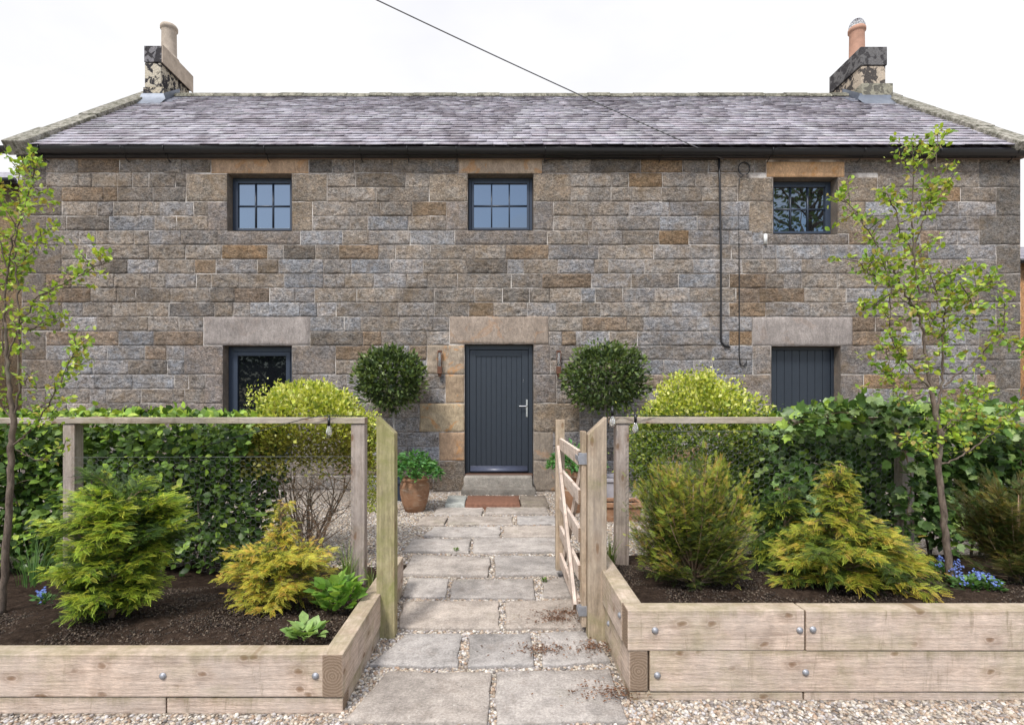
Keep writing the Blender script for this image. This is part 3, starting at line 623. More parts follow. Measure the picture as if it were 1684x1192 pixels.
# front door
a, b, c, d = HW[4]; zt = ZW(779)
yd = YW + 0.10
m = MB(); m.box(a + .004, a + .07, yd, yd + .1, zt, d - .004); m.box(b - .07, b - .004, yd, yd + .1, zt, d - .004); m.box(a + .07, b - .07, yd, yd + .1, d - .075, d - .004)
door = H(m, 'front_door', ANTH, bevel=.004)
m = MB(); dx0, dx1, dz0, dz1 = a + .075, b - .075, zt + .015, d - .08
yl = yd + 0.02; sw = 0.10
frame_box(m, dx0, dx1, dz0, dz1, yl, yl + .05, sw)
nb = 9; bw = (dx1 - dx0 - 2 * sw) / nb
for i in range(nb): m.box(dx0 + sw + i * bw + .0035, dx0 + sw + (i + 1) * bw - .0035, yl + .012, yl + .04, dz0 + sw, dz1 - sw)
m.box(dx0 + sw, dx1 - sw, yl + .022, yl + .045, dz0 + sw, dz1 - sw)
m.build('door_leaf', ANTH, door, bevel=.003)
m = MB(); m.add([(dx0 + .01, yl - .001, dz0 + .10), (dx1 - .01, yl - .001, dz0 + .10), (dx1 - .01, yl - .045, dz0 + .03), (dx0 + .01, yl - .045, dz0 + .03), (dx0 + .01, yl - .045, dz0 + .005), (dx1 - .01, yl - .045, dz0 + .005), (dx1 - .01, yl - .001, dz0 + .005), (dx0 + .01, yl - .001, dz0 + .005)],
    [(0, 3, 2, 1), (3, 4, 5, 2), (4, 7, 6, 5), (0, 7, 4, 3), (1, 2, 5, 6), (0, 1, 6, 7)]); m.build('weather_bar', plain('bar_grey', (0.07, 0.08, 0.12), 0.35), door)
m = MB(); m.box(a + .01, b - .01, YW - .02, yd + .1, ZW(784), zt - .002); m.build('threshold', plain('hardwood', (0.11, 0.06, 0.04), 0.6), door, bevel=.005)
hx = XW(867); m = MB(); m.box(hx - .014, hx + .014, yl - .009, yl, ZW(686), ZW(657)); 
zh = ZW(668); m.tube([(hx, yl, zh), (hx, yl - .055, zh), (hx - .012, yl - .06, zh), (hx - .125, yl - .058, zh)], .010, 8)
m.tube([(hx, yl - .02, ZW(680)), (hx, yl - .004, ZW(680))], .010, 10); m.build('handle', STEEL, door, bevel=.002)
m = MB()
for px, py in ((861, 624), (861, 627)): m.tube([(XW(px), yl - .004, ZW(py)), (XW(px), yl + .004, ZW(py))], .006, 8)
m.build('door_viewer', STEEL, door)
# boarded door on the right
a, b, c, d = HW[5]; yd = YW + .155
m = MB(); m.box(a + .003, a + .05, yd, yd + .08, c, d - .003); m.box(b - .05, b - .003, yd, yd + .08, c, d - .003); m.box(a + .05, b - .05, yd, yd + .08, d - .05, d - .003)
sd_ = H(m, 'side_door', ANTH, bevel=.004)
m = MB(); x0_, x1_ = a + .054, b - .054; nb = 8; bw = (x1_ - x0_) / nb
for i in range(nb): m.box(x0_ + i * bw + .003, x0_ + (i + 1) * bw - .003, yd + .015, yd + .05, c, d - .054)
m.box(x0_, x1_, yd + .026, yd + .055, c, d - .054); m.build('door_leaf', ANTH, sd_, bevel=.003)
m = MB(); m.tube([(XW(1359) , yd + .016, ZW(659)), (XW(1359), yd - .01, ZW(659))], .010, 8); m.build('handle', STEEL, sd_)
# doorstep
m = MB(); slab(m, [(XW(761), YW - .33), (XW(878), YW - .33), (XW(878), YW + .1), (XW(761), YW + .1)], 0.105, (0.22, 0.20, 0.175), 91, nx=20, ny=8, round_=.02)
slab(m, [(XW(764), YW - .17), (XW(875), YW - .17), (XW(875), YW + .09), (XW(764), YW + .09)], 0.265, (0.34, 0.31, 0.27), 97, nx=20, ny=8, round_=.03, base=.08)
H(m, 'doorstep', FLAG, smooth=False)

# roof
def roof_z(y): return ZE + (y - YE) * (ZR - ZE) / (YR - YE)
SL = math.hypot(YR - YE, ZR - ZE); up = np.array([0, (YR - YE) / SL, (ZR - ZE) / SL]); nrm = np.array([0, -up[2], up[1]])
rm = MB(); rx0, rx1 = X0 + 0.24, X1 - 0.24
rm.add([(rx0, YE + .02, ZE - .03), (rx1, YE + .02, ZE - .03), (rx1, YR, ZR - .04), (rx0, YR, ZR - .04)], [(0, 1, 2, 3)], (0.1, 0.09, 0.11))
rm.add([(rx0, YR, ZR - .04), (rx1, YR, ZR - .04), (rx1, YB + .1, ZT), (rx0, YB + .1, ZT)], [(0, 1, 2, 3)], (0.2, 0.19, 0.21))
s = 0.0; row = 0; SLC = [(0.34, 0.32, 0.365), (0.32, 0.30, 0.345), (0.365, 0.35, 0.39), (0.28, 0.25, 0.29), (0.325, 0.29, 0.33), (0.35, 0.34, 0.365)]
while s < SL - 0.02:
    ex = 0.175 - 0.06 * (s / SL); x = rx0 - rr.uniform(0, .2)
    while x < rx1:
        wd = rr.uniform(0.20, 0.30) * (1.1 - 0.25 * s / SL); x_ = min(x + wd, rx1)
        xa = max(x, rx0)
        if x_ - xa > 0.02:
            col = np.array(rr.choice(SLC)) * rr.uniform(0.75, 1.2)
            t_ = 0.011; lift = 0.016 + rr.uniform(0, .010); sl = rr.uniform(-.007, .004); tw = rr.uniform(-.007, .007)
            bl_ = np.array([0, YE, ZE]) + up * (s + sl); l0 = min(s + ex * 1.6, SL + .02); tp = np.array([0, YE, ZE]) + up * l0
            q = []
            for xx, dd in ((xa + .002, tw), (x_ - .002, -tw)):
                q.append((bl_ + nrm * (lift + t_) + up * dd, tp + nrm * 0.004, bl_ + nrm * lift + up * dd)); 
            V = [(xa + .002, *q[0][0][1:]), (x_ - .002, *q[1][0][1:]), (x_ - .002, *q[1][1][1:]), (xa + .002, *q[0][1][1:]), (xa + .002, *q[0][2][1:]), (x_ - .002, *q[1][2][1:])]
            rm.add(V, [(0, 1, 2, 3), (4, 5, 1, 0), (4, 0, 3), (1, 5, 2)], col)
        x = x_ if x_ < rx1 else rx1 + 1
    s += ex; row += 1
H(rm, 'roof', MSL)
m = MB(); x = rx0 - .02
while x < rx1:
    wd = rr.uniform(.42, .5); dz = rr.uniform(-.008, .008)
    prof = [(-.17, -.10), (-.15, -.045), (-.06, .03), (0, .045), (.06, .03), (.15, -.045), (.17, -.10)]
    V = [(xx, YR + py_, ZR + .02 + pz + dz) for xx in (x + .004, min(x + wd, rx1 + .02)) for py_, pz in prof]
    m.add(V, [(i, i + 7, i + 8, i + 1) for i in range(6)] + [tuple(range(6, -1, -1)), tuple(range(7, 14))], np.array((0.34, 0.32, 0.26)) * rr.uniform(.8, 1.15)); x += wd
H(m, 'ridge_tiles', MLI)
for sgn in (-1, 1):    # stone copings on both verges
    m = MB(); xo = X0 - .06 if sgn < 0 else X1 + .06; xi = xo - sgn * 0.34; s = -0.06; n_ = 0
    while s < SL + .05:
        ln = rr.uniform(.7, 1.1); e_ = min(s + ln, SL + .10); j_ = rr.uniform(-.012, .012)
        A = np.array([0, YE, ZE]) + up * (s + .004); B = np.array([0, YE, ZE]) + up * e_
        xs_ = sorted((xi + j_, xo))
        V = [(x_, *(q + nrm * h_)[1:]) for q in (A, B) for h_ in (-.12, .085 + j_) for x_ in xs_]
        m.add(V, [(0, 2, 3, 1), (4, 5, 7, 6), (0, 1, 5, 4), (2, 6, 7, 3), (0, 4, 6, 2), (1, 3, 7, 5)], np.array((0.38, 0.355, 0.31)) * rr.uniform(.85, 1.12)); s = e_; n_ += 1
    V = [(x_, y_, z_) for y_, z0b, z1b in ((YR, ZR - .1, ZR + .10), (YB + .1, ZT - .1, ZT + .12)) for z_ in (z0b, z1b) for x_ in sorted((xi, xo))]
    m.add(V, [(0, 2, 3, 1), (4, 5, 7, 6), (0, 1, 5, 4), (2, 6, 7, 3), (0, 4, 6, 2), (1, 3, 7, 5)], (0.32, 0.29, 0.23))
    H(m, 'coping', MLI, bevel=.012)
# gutter with brackets
gy = 8.255; m = MB(); gx0 = X0 - 0.28; gx1 = X1 + .06
prof = [(math.cos(t_) * .07, math.sin(t_) * .085) for t_ in np.linspace(math.pi, 2 * math.pi, 9)]
def gz(x): return 5.305 - 0.0032 * (x - gx0)
for x_a, x_b in zip(np.linspace(gx0, gx1, 9)[:-1], np.linspace(gx0, gx1, 9)[1:]):
    V = [(xx, gy + p_, gz(xx) + .02 + q_) for xx in (x_a, x_b) for p_, q_ in prof]
    m.add(V, [(i, i + 1, i + 10, i + 9) for i in range(8)])
    m.add([(v[0], v[1] * 1.0, v[2]) for v in [(xx, gy + p_ * .92, gz(xx) + .02 + q_ * .92) for xx in (x_a, x_b) for p_, q_ in prof]], [(i, i + 9, i + 10, i + 1) for i in range(8)])
    m.tube([(x_a, gy - .07, gz(x_a) + .02), (x_b, gy - .07, gz(x_b) + .02)], .007, 6)
    m.add([(x_b - .03, gy + p_ * 1.08, gz(x_b) + .02 + q_ * 1.08) for p_, q_ in prof] + [(x_b + .03, gy + p_ * 1.08, gz(x_b) + .02 + q_ * 1.08) for p_, q_ in prof], [(i, i + 1, i + 10, i + 9) for i in range(8)])
gut = H(m, 'gutter', BLACK, smooth=True)
m = MB(); m.box(X0 - .02, X1 + .02, YW - .075, YW - .005, 5.215, 5.36); H(m, 'fascia', BLACK)
for px in (82, 214, 282, 444, 597, 673, 752, 895, 1083, 1260, 1408, 1460, 1530, 1655):
    x_ = XW(px); m = MB(); m.tube([(x_, YW - .02, ZW(268)), (x_, YW - .09, ZW(266)), (x_ + .01, YW - .12, ZW(258)), (x_, gy - .0, gz(x_) - .075), (x_, gy - .075, gz(x_) - .01), (x_, gy - .078, gz(x_) + .03)], .008, 6); m.build('gutter_bracket', BLACK, gut)
# chimneys
def chim(xa, xb, yn, yf, blocks, pot, potm, top, cowl):
    m = MB()
    for (z0_, z1_, ex0, ex1, ey, col, al) in blocks:
        ys_ = [yn - ey, yn + (yf - yn) * rr.uniform(.3, .5), yf + ey]
        for y0_, y1_ in zip(ys_[:-1], ys_[1:]):
            k_ = rr.uniform(.8, 1.15); al = max(0, al + rr.uniform(-.1, .1))
            m.box(xa - ex0, xb + ex1, y0_ + .004, y1_ - .004, z0_ + .004, z1_ - .004, (col[0] * k_, col[1] * k_, col[2] * k_, al))
    m.box(xa + .07, xb - .08, yn + .06, yf - .06, blocks[0][0], blocks[-1][1] - .02, (.2, .18, .16, .5))
    c = H(m, 'chimney', MCH, bevel=.012)
    cx_, cy_ = (xa + xb) / 2, (yn + yf) / 2
    m = MB(); zb = blocks[-1][1]
    m.lathe([(.20, zb - .01), (.19, zb + .05), (.16, zb + .08), (.148, zb + .12), (.142, top - .13), (.15, top - .10), (.168, top - .085), (.168, top - .03), (.155, top - .02), (.15, top), (.125, top), (.12, top - .2)], (cx_, cy_, 0), 28)
    p = m.build('chimney_pot', potm, c, smooth=True)
    if cowl:
        m = MB()
        for k_ in range(10):
            an = math.pi * k_ / 10; m.tube([(cx_ + .15 * math.cos(an) * math.cos(t_), cy_ + .15 * math.sin(an) * math.cos(t_), top + .19 * math.sin(t_)) for t_ in np.linspace(0, math.pi, 13)], .004, 4)
        for zz in (0.04, .11, .16): r_ = .15 * math.sqrt(1 - (zz / .19) ** 2); m.tube([(cx_ + r_ * math.cos(t_), cy_ + r_ * math.sin(t_), top + zz) for t_ in np.linspace(0, 6.283, 25)], .004, 4)
        m.build('bird_guard', GALV, c)
    return c
SO = (0.40, 0.35, 0.28)
c1 = chim(-7.22, -6.84, 10.85, 11.9, [(7.0, 7.78, .02, .02, 0, (0.50, 0.44, 0.34), .0), (7.78, 8.28, 0, -.05, -.02, (0.60, 0.54, 0.43), .0), (8.28, 8.62, 0, 0, .0, (0.22, 0.21, 0.22), .1)], 0, POTM, 9.37, False)
m = MB(); m.box(-6.845, -6.825, 10.83, 11.92, 8.26, 8.63); m.build('render_slab', plain('cement_render', (0.42, 0.35, 0.28), .9, 0, .2, .25, 6, .4), c1, bevel=.006)
c2 = chim(7.32, 7.86, 10.85, 11.9, [(7.0, 7.84, .0, .09, .04, (0.34, 0.32, 0.25), .35), (7.84, 8.22, -.03, -.02, -.02, (0.55, 0.46, 0.36), .15), (8.22, 8.6, 0, 0, .0, (0.15, 0.145, 0.145), .2)], 0, PINKP, 9.33, True)
for c_, xa, xb, s_ in ((c1, -7.24, -6.80, 1), (c2, 7.28, 7.88, -1)):
    m = MB(); y_ = 10.78; a_ = np.array([0, y_, roof_z(y_)])
    m.add([(xa - .05, y_ - .16, roof_z(y_ - .16) + .03), (xb + .05, y_ - .16, roof_z(y_ - .16) + .03), (xb + .05, y_ + .02, roof_z(y_) + .10), (xa - .05, y_ + .02, roof_z(y_) + .10), (xa, y_ + .04, roof_z(y_) + .22), (xb, y_ + .04, roof_z(y_) + .22)], [(0, 1, 2, 3), (3, 2, 5, 4)])
    xe = (xb if s_ > 0 else xa)
    m.add([(xe + s_ * .012, y_ + .03, roof_z(y_) + .03), (xe + s_ * .012, YR + .05, ZR + .04), (xe + s_ * .012, YR + .05, ZR + .20), (xe + s_ * .012, y_ + .03, roof_z(y_) + .22)], [(0, 1, 2, 3)])
    m.add([(xe + s_ * .01, y_ + .0, roof_z(y_) + .03), (xe + s_ * .01, YR, ZR + .03), (xe + s_ * .19, YR, ZR + .035), (xe + s_ * .19, y_, roof_z(y_) + .035)], [(0, 1, 2, 3)])
    m.build('flashing', LEAD, c_)
# cables on the wall (fixed to the house)
yc = YW - .035
m = MB(); m.tube([(XW(1181), yc, ZW(262)), (XW(1182), yc, ZW(300)), (XW(1184), yc, ZW(420)), (XW(1184), yc, ZW(550)), (XW(1185), yc, ZW(563)), (XW(1190), yc, ZW(569)), (XW(1199), yc, ZW(571))], .017, 8); H(m, 'downlead', CABLE, smooth=True)
lp = [(XW(1222) + .09 * math.cos(t_), yc, ZW(279) + .10 * math.sin(t_)) for t_ in np.linspace(-1.2, 4.6, 14)]
m = MB(); m.tube(lp + [(XW(1214), yc, ZW(296)), (XW(1213), yc, ZW(330)), (XW(1214), yc, ZW(450)), (XW(1214), yc, ZW(585)), (XW(1216), yc, ZW(600)), (XW(1221), yc, ZW(602)), (XW(1226), yc, ZW(596)), (XW(1226), yc, ZW(590))], .009, 6); H(m, 'thin_cable', CABLE, smooth=True)
m = MB(); m.tube([(XW(895), yc, ZW(266)), (XW(905), yc, ZW(264)), (XW(1010), yc, ZW(263)), (XW(1100), yc, ZW(264.5)), (XW(1182), yc, ZW(264))], .008, 6); H(m, 'eaves_cable', CABLE, smooth=True)
m = MB(); m.box(XW(1255), XW(1259), YW - .05, YW, ZW(402), ZW(386)); H(m, 'white_clip', plain('white_plastic', (.7, .7, .68), .5))  # small white clip on the wall beside the right upper sill

# overhead wire
m = MB(); p0 = P(1190, 262, YW - .04); p1 = P(659, 0, 6.6); p1e = p0 + (p1 - p0) * 2.6
pts = [p0 + (p1e - p0) * t_ - np.array([0, 0, 1.1 * t_ * (1 - t_) * .55]) for t_ in np.linspace(0, 1, 40)]
m.tube(pts, .0078, 6, cap=True); tag(m.build('overhead_cable', plain('cable_grey', (.14, .14, .15), .6), smooth=True), 'thin grey overhead service cable sloping down to the eaves of the farmhouse', 'cable')

# ================================================================== NEIGHBOURING BUILDINGS
def barn(label, x0, x1, y0, y1, ze, zr, wc, gable_x):
    t_ = thing('outbuilding', label, 'building', ((x0 + x1) / 2, y0, 0)); off = (-(x0 + x1) / 2, -y0, 0)
    m = MB(); m.box(x0, x1, y0, y1, -.1, ze, (*wc, .8))
    yr = (y0 + y1) / 2
    V = [(x, y, z) for x in (x0, x1) for y, z in ((y0, ze), (y1, ze), (yr, zr - .1))]; m.add(V, [(0, 1, 2), (3, 5, 4)], (*wc, .8)); m.build('wall', MS, t_, loc=off)
    m = MB(); k = 14
    for i in range(k):
        a_, b_ = i / k, (i + 1) / k
        for yy0, sg in ((y0, 1), (y1, -1)):
            A = (yy0 - sg * .2 + sg * (yr - y0 + .2) * a_ if sg > 0 else yy0 + .2 - (y1 + .2 - yr) * a_, ze - .05 + (zr - ze) * a_); B = (yy0 - sg * .2 + sg * (yr - y0 + .2) * b_ if sg > 0 else yy0 + .2 - (y1 + .2 - yr) * b_, ze - .05 + (zr - ze) * b_)
            m.add([(x0 - .1, A[0], A[1] + .05), (x1 + .1, A[0], A[1] + .05), (x1 + .1, B[0], B[1]), (x0 - .1, B[0], B[1]), (x0 - .1, A[0], A[1]), (x1 + .1, A[0], A[1])], [(0, 1, 2, 3), (4, 5, 1, 0)], np.array((0.27, 0.26, 0.29)) * rr.uniform(.85, 1.15))
    m.build('roof', MSL, t_, loc=off); m = MB(); m.tube([(x0, y0 - .25, ze), (x1, y0 - .25, ze)], .06, 8); m.build('gutter', BLACK, t_, loc=off)
barn('stone outbuilding with grey roof beyond the left gable, behind the left sapling', -19, -10.2, 11.5, 16.5, 6.05, 7.4, (0.34, 0.25, 0.16), -10)
barn('outbuilding with pale orange wall just past the right corner of the farmhouse', 13.35, 20, 14, 20, 5.0, 6.3, (0.50, 0.28, 0.14), 14)

# ================================================================== RAISED BEDS, FENCES, GATE
def bolt(parent, loc, d='y'):
    m = MB(); m.lathe([(.0165, 0), (.0165, .003), (.0135, .004), (.013, .007), (.010, .010), (.005, .012), (.0005, .0125)], n=16)
    o = m.build('bolt', GALV, parent, smooth=True); o.location = loc
    o.rotation_euler = (R(90), 0, 0) if d == 'y' else (0, R(90 if d == '+x' else -90), 0); return o
def beam(parent, x0, x1, y0, y1, z0, z1, mat, name='sleeper', bolts=(), bev=.006, warp=True):
    c = np.array([(x0 + x1) / 2, (y0 + y1) / 2, (z0 + z1) / 2]); h = np.array([x1 - x0, y1 - y0, z1 - z0]) / 2
    m = MB(); m.box(-h[0], h[0], -h[1], h[1], -h[2], h[2])
    pl = np.array(parent.location) if parent else np.zeros(3)
    o = m.build(name, mat, parent, loc=tuple(c - pl), bevel=bev)
    if warp: o.rotation_euler = (R(random.uniform(-.25, .25)), R(random.uniform(-.08, .08)), R(random.uniform(-.08, .08)))
    for px_, pz_, side in bolts:
        if side == 'y': bolt(o, (px_ - c[0], -h[1] - .0005, pz_ - c[2]))
        else: bolt(o, ((-h[0] if side == '-x' else h[0]), px_ - c[1], pz_ - c[2]), side)
    return o
YL = 2.48; pl_ = 355.0
lb = thing('raised_bed', 'lower raised bed of pale timber sleepers left of the path', 'raised bed', (-2.8, YL, 0), 'timber raised beds')
XF = -0.725
beam(lb, -4.6, -0.815, YL, YL + .1, .077, .275, WX, bolts=[((268 - CX) / pl_, .176, 'y'), ((519 - CX) / pl_, .176, 'y')])
beam(lb, XF - .098, XF, YL - .004, 4.02, .077, .277, WY)
beam(lb, -4.6, -1.552, YL + .006, YL + .104, -.12, .074, WX); beam(lb, -1.548, XF - .004, YL + .006, YL + .104, -.12, .072, WX)
beam(lb, XF - .096, XF - .005, YL + .106, 4.0, -.12, .074, WY)
YRt = 2.588; pr_ = 340.0
rb = thing('raised_bed', 'raised bed of pale timber sleepers right of the path, two full sleepers high', 'raised bed', (3, YRt, 0), 'timber raised beds')
xr0 = (1032 - CX) / pr_
beam(rb, xr0, (1323.5 - CX) / pr_, YRt, YRt + .1, .241, .438, WX, bolts=[((1077 - CX) / pr_, 1.46 - (1036 - CY) / pr_, 'y'), ((1315 - CX) / pr_, 1.46 - (1036 - CY) / pr_, 'y')])
beam(rb, (1325 - CX) / pr_, 4.7, YRt - .003, YRt + .099, .242, .437, WX, bolts=[((1336 - CX) / pr_, 1.46 - (1034 - CY) / pr_, 'y'), (3.1, .34, 'y')])
beam(rb, xr0 + .01, xr0 + .10, YRt + .004, 4.02, .040, .238, WY)
beam(rb, xr0 - .006, xr0 + .094, YRt + .103, 4.05, .241, .436, WY, bolts=[(2.72, .36, '-x'), (3.0, .20, '-x')])
beam(rb, (1068.5 - CX) / pr_, 4.7, YRt + .002, YRt + .102, .040, .2385, WX, bolts=[((1081 - CX) / pr_, 1.46 - (1111 - CY) / pr_, 'y'), ((1325 - CX) / pr_, 1.46 - (1106 - CY) / pr_, 'y')])
beam(rb, xr0 + .012, (1322 - CX) / pr_, YRt + .008, YRt + .10, -.14, .037, WX); beam(rb, (1324 - CX) / pr_, 4.7, YRt + .01, YRt + .10, -.14, .036, WX)
beam(rb, xr0 + .016, xr0 + .1, YRt + .12, 4.0, -.14, .037, WY)

YF = 4.1; pf = FPX / YF
def fx(px): return (px - CX) / pf
def hexmesh(m, x0, x1, z0, z1, y, r=0.026, w_=.0009):
    h = r * math.sqrt(3) / 2; segs = []
    i = 0; x = x0
    while x < x1:
        j = 0; z = z0 + (h if i % 2 else 0)
        while z < z1:
            pz = [(x + r * math.cos(R(60 * k_)), z + r * math.sin(R(60 * k_))) for k_ in range(4)]
            for a_, b_ in zip(pz[:-1], pz[1:]): segs.append((a_, b_))
            z += 2 * h
        x += 1.5 * r; i += 1
    s_ = np.array(segs); d = s_[:, 1] - s_[:, 0]; d /= np.linalg.norm(d, axis=1)[:, None]; n_ = np.stack([-d[:, 1], d[:, 0]], 1) * w_
    k = len(s_); yy = y + .012 * (fbm(s_[:, :, 0] * 3, s_[:, :, 1] * 3, 3) - .5) * 2
    V = np.zeros((k, 6, 3))
    for e in (0, 1):
        V[:, e * 3 + 0, 0] = s_[:, e, 0] + n_[:, 0]; V[:, e * 3 + 0, 2] = s_[:, e, 1] + n_[:, 1]; V[:, e * 3 + 0, 1] = yy[:, e]
        V[:, e * 3 + 1, 0] = s_[:, e, 0] - n_[:, 0]; V[:, e * 3 + 1, 2] = s_[:, e, 1] - n_[:, 1]; V[:, e * 3 + 1, 1] = yy[:, e]
        V[:, e * 3 + 2, 0] = s_[:, e, 0]; V[:, e * 3 + 2, 2] = s_[:, e, 1]; V[:, e * 3 + 2, 1] = yy[:, e] - w_ * 1.6
    F = (np.array([(0, 1, 4, 3), (1, 2, 5, 4), (2, 0, 3, 5)])[None] + (np.arange(k) * 6)[:, None, None]).reshape(-1, 4)
    m.add(V.reshape(-1, 3), F)
lf = thing('garden_fence', 'post and rail fence with chicken wire in front of the beech hedge', 'fence', (fx(350), YF, 0), 'post and rail fences')
rf = thing('garden_fence', 'post and rail fence with chicken wire right of the gate, half hidden by leaves', 'fence', (fx(1300), YF, 0), 'post and rail fences')
def post(par, pa, pb, z0, z1, mat=WZG): return beam(par, fx(pa), fx(pb), YF, YF + .09, z0, z1, mat, 'post', bev=.004, warp=False)
ztop = 1.46 - (686.5 - CY) / pf
post(lf, 103, 122.5, -.2, ztop - .05); post(lf, 577, 599.5, -.2, ztop - .05)
beam(lf, fx(40), fx(600.5), YF - .012, YF + .085, ztop - .046, ztop, WXG, 'top_rail', bev=.004, warp=False)
beam(lf, -6.5, fx(39.4), YF - .012, YF + .085, ztop - .046, ztop - .003, WXG, 'top_rail', bev=.004, warp=False)
post(rf, 1013, 1034.5, -.1, ztop - .048); post(rf, 1484, 1504, -.1, ztop - .048)
beam(rf, fx(1003), fx(1684) + 2, YF - .012, YF + .085, ztop - .046, ztop + .002, WXG, 'top_rail', bev=.004, warp=False)
m = MB(); hexmesh(m, fx(124), fx(577), .18, 1.0, YF - .004); m.tube([(fx(124), YF - .004, 1.01), (fx(577), YF - .004, 1.02)], .0015, 4); m.build('chicken_wire', WIRE, lf, loc=tuple(-np.array(lf.location)))
m = MB(); hexmesh(m, fx(1034), fx(1484), .32, 1.2, YF - .004); m.tube([(fx(1034), YF - .004, 1.21), (fx(1484), YF - .004, 1.21)], .0015, 4); m.build('chicken_wire', WIRE, rf, loc=tuple(-np.array(rf.location)))
# gate posts with slanted tops
def gpost(x0, x1, y0, y1, zl_, zr_, label, mat):
    c = ((x0 + x1) / 2, (y0 + y1) / 2, 0); hx_, hy_ = (x1 - x0) / 2, (y1 - y0) / 2
    V = [(sx * hx_, sy * hy_, -.3) for sx, sy in ((-1, -1), (1, -1), (1, 1), (-1, 1))] + [(-hx_, -hy_, zl_), (hx_, -hy_, zr_), (hx_, hy_, zr_), (-hx_, hy_, zl_)]
    m = MB(); m.add(V, [(3, 2, 1, 0), (4, 5, 6, 7), (0, 1, 5, 4), (1, 2, 6, 5), (2, 3, 7, 6), (3, 0, 4, 7)])
    return tag(m.build('gate_post', mat, loc=c, bevel=.004), label, 'gate post', 'slant topped gate posts')
WZL = wood_mat('timber_algae', 2, (0.36, 0.31, 0.17), (0.23, 0.20, 0.10), 1.0, 0.12)
gpost(-.750, -.640, 3.25, 3.35, 1.352, 1.248, 'greenish timber gate post with slanted top, left side of the path', WZL)
gpost(.528, .640, 3.2, 3.3, 1.245, 1.350, 'brown timber gate post with slanted top that carries the open gate', WZ)
gt = thing('garden_gate', 'small slatted wooden gate standing open towards the house', 'gate', (.53, 3.26, 0))
def gb(x0, x1, y0, y1, z0, z1, nm, mat, rx=0): return beam(gt, x0, x1, y0, y1, z0, z1, mat, nm, bev=.004, warp=False)
gb(.498, .527, 3.255, 3.335, .07, 1.262, 'stile', WZP); gb(.455, .525, 4.33, 4.40, .07, 1.29, 'stile', WZP)
for z_ in (1.141, .90, .665, .435, .213): gb(.482, .505, 3.30, 4.335, z_ - .092, z_, 'slat', WYP)
def brace(y0, z0, y1, z1, x, mat=WYP):
    ln = math.hypot(y1 - y0, z1 - z0); m = MB(); m.box(-.011, .011, -ln / 2, ln / 2, -.036, .036)
    m.build('brace', mat, gt, loc=(x - .53, (y0 + y1) / 2 - 3.26, (z0 + z1) / 2), rot=(math.atan2(z1 - z0, y1 - y0), 0, 0), bevel=.003)
brace(4.32, 1.06, 3.34, .16, .468); brace(3.34, 1.06, 4.32, .16, .518)
m = MB(); m.box(-.05, .002, -.012, .03, 1.06, 1.13); m.box(-.055, -.045, -.01, .12, 1.08, 1.11); m.build('hinge', GALV, gt, bevel=.002)
m = MB(); m.box(-.05, .002, -.012, .03, .14, .20); m.box(-.055, -.045, -.01, .18, .155, .185); m.build('hinge', GALV, gt, bevel=.002)

# string lights
def strlight(label, cord, sockets, Y):
    t_ = thing('string_light', label, 'string light', tuple(P(*sockets[0], Y)), 'bulb string lights on the fences'); off = tuple(-np.array(t_.location))
    m = MB(); m.tube([P(a_, b_, c_) for a_, b_, c_ in cord], .0035, 6); m.build('cord', CABLE, t_, loc=off, smooth=True)
    for px, py in sockets:
        q = P(px, py, Y); m = MB(); m.tube([q + (0, 0, .065), q + (0, 0, .0)], .011, 10); m.tube([q + (0, 0, .075), q + (0, 0, .06)], .006, 6)
        sck = m.build('socket', BLACK, t_, loc=off, smooth=True)
        m = MB(); m.lathe([(.009, 0), (.011, -.01), (.022, -.035), (.025, -.052), (.020, -.070), (.010, -.078), (.001, -.080)], q, 16); bb = m.build('bulb', BULB, sck, smooth=True)
        m = MB(); m.tube([q + (0, 0, -.01), q + (.003, 0, -.045), q + (-.003, 0, -.05)], .0025, 5); m.build('filament', STEEL, sck)
strlight('clear bulb hanging on a black cord from the left fence rail', [(330, 735, 4.08), (398, 716, 4.07), (440, 705, 4.05), (502, 688, 4.05), (540, 683, 4.07), (575, 684, 4.1), (598, 684, 4.14)], [(541, 700)], 4.05)
strlight('clear bulb hanging on a black cord by the right fence post', [(998, 692, 4.0), (1004, 686, 4.05), (1020, 682, 4.08), (1045, 683, 4.05), (1100, 684, 4.1), (1160, 684.5, 4.12)], [(1045, 695), (1007, 684)], 4.05)

# wall lamps
for px, lbl in ((724, 'rusty tubular wall lamp on the stone left of the front door'), (918, 'rusty tubular wall lamp on the stone right of the front door')):
    q = np.array([XW(px), YW - .075, 0]); t_ = thing('wall_lamp', lbl, 'wall lamp', (q[0], YW - .02, ZW(598)), 'wall lamps beside the front door'); off = tuple(-np.array(t_.location))
    m = MB(); m.box(q[0] - .035, q[0] + .035, q[1] - .03, YW - .028, ZW(615), ZW(603)); m.box(q[0] - .018, q[0] + .018, YW - .045, YW - .028, ZW(603), ZW(580)); m.lathe([(.02, ZW(620)), (.03, ZW(615))], (q[0], q[1] + .01, 0), 12)
    m.build('lamp_body', RUST, t_, loc=off, bevel=.004)
    m = MB(); m.box(q[0] - .032, q[0] + .032, q[1] - .03, YW - .035, ZW(580), ZW(577)); m.build('lamp_cap', RUST, t_, loc=off, bevel=.003)
    for sx in (-1, 1): m = MB(); m.box(q[0] + sx * .03 - .004, q[0] + sx * .03 + .004, q[1] - .03, q[1] - .022, ZW(603), ZW(580)); m.build('strut', RUST, t_, loc=off)
    m = MB(); m.lathe([(.024, ZW(603)), (.024, ZW(580.5))], (q[0], q[1] - .0, 0), 16); m.build('glass_tube', BULB, t_, loc=off, smooth=True)

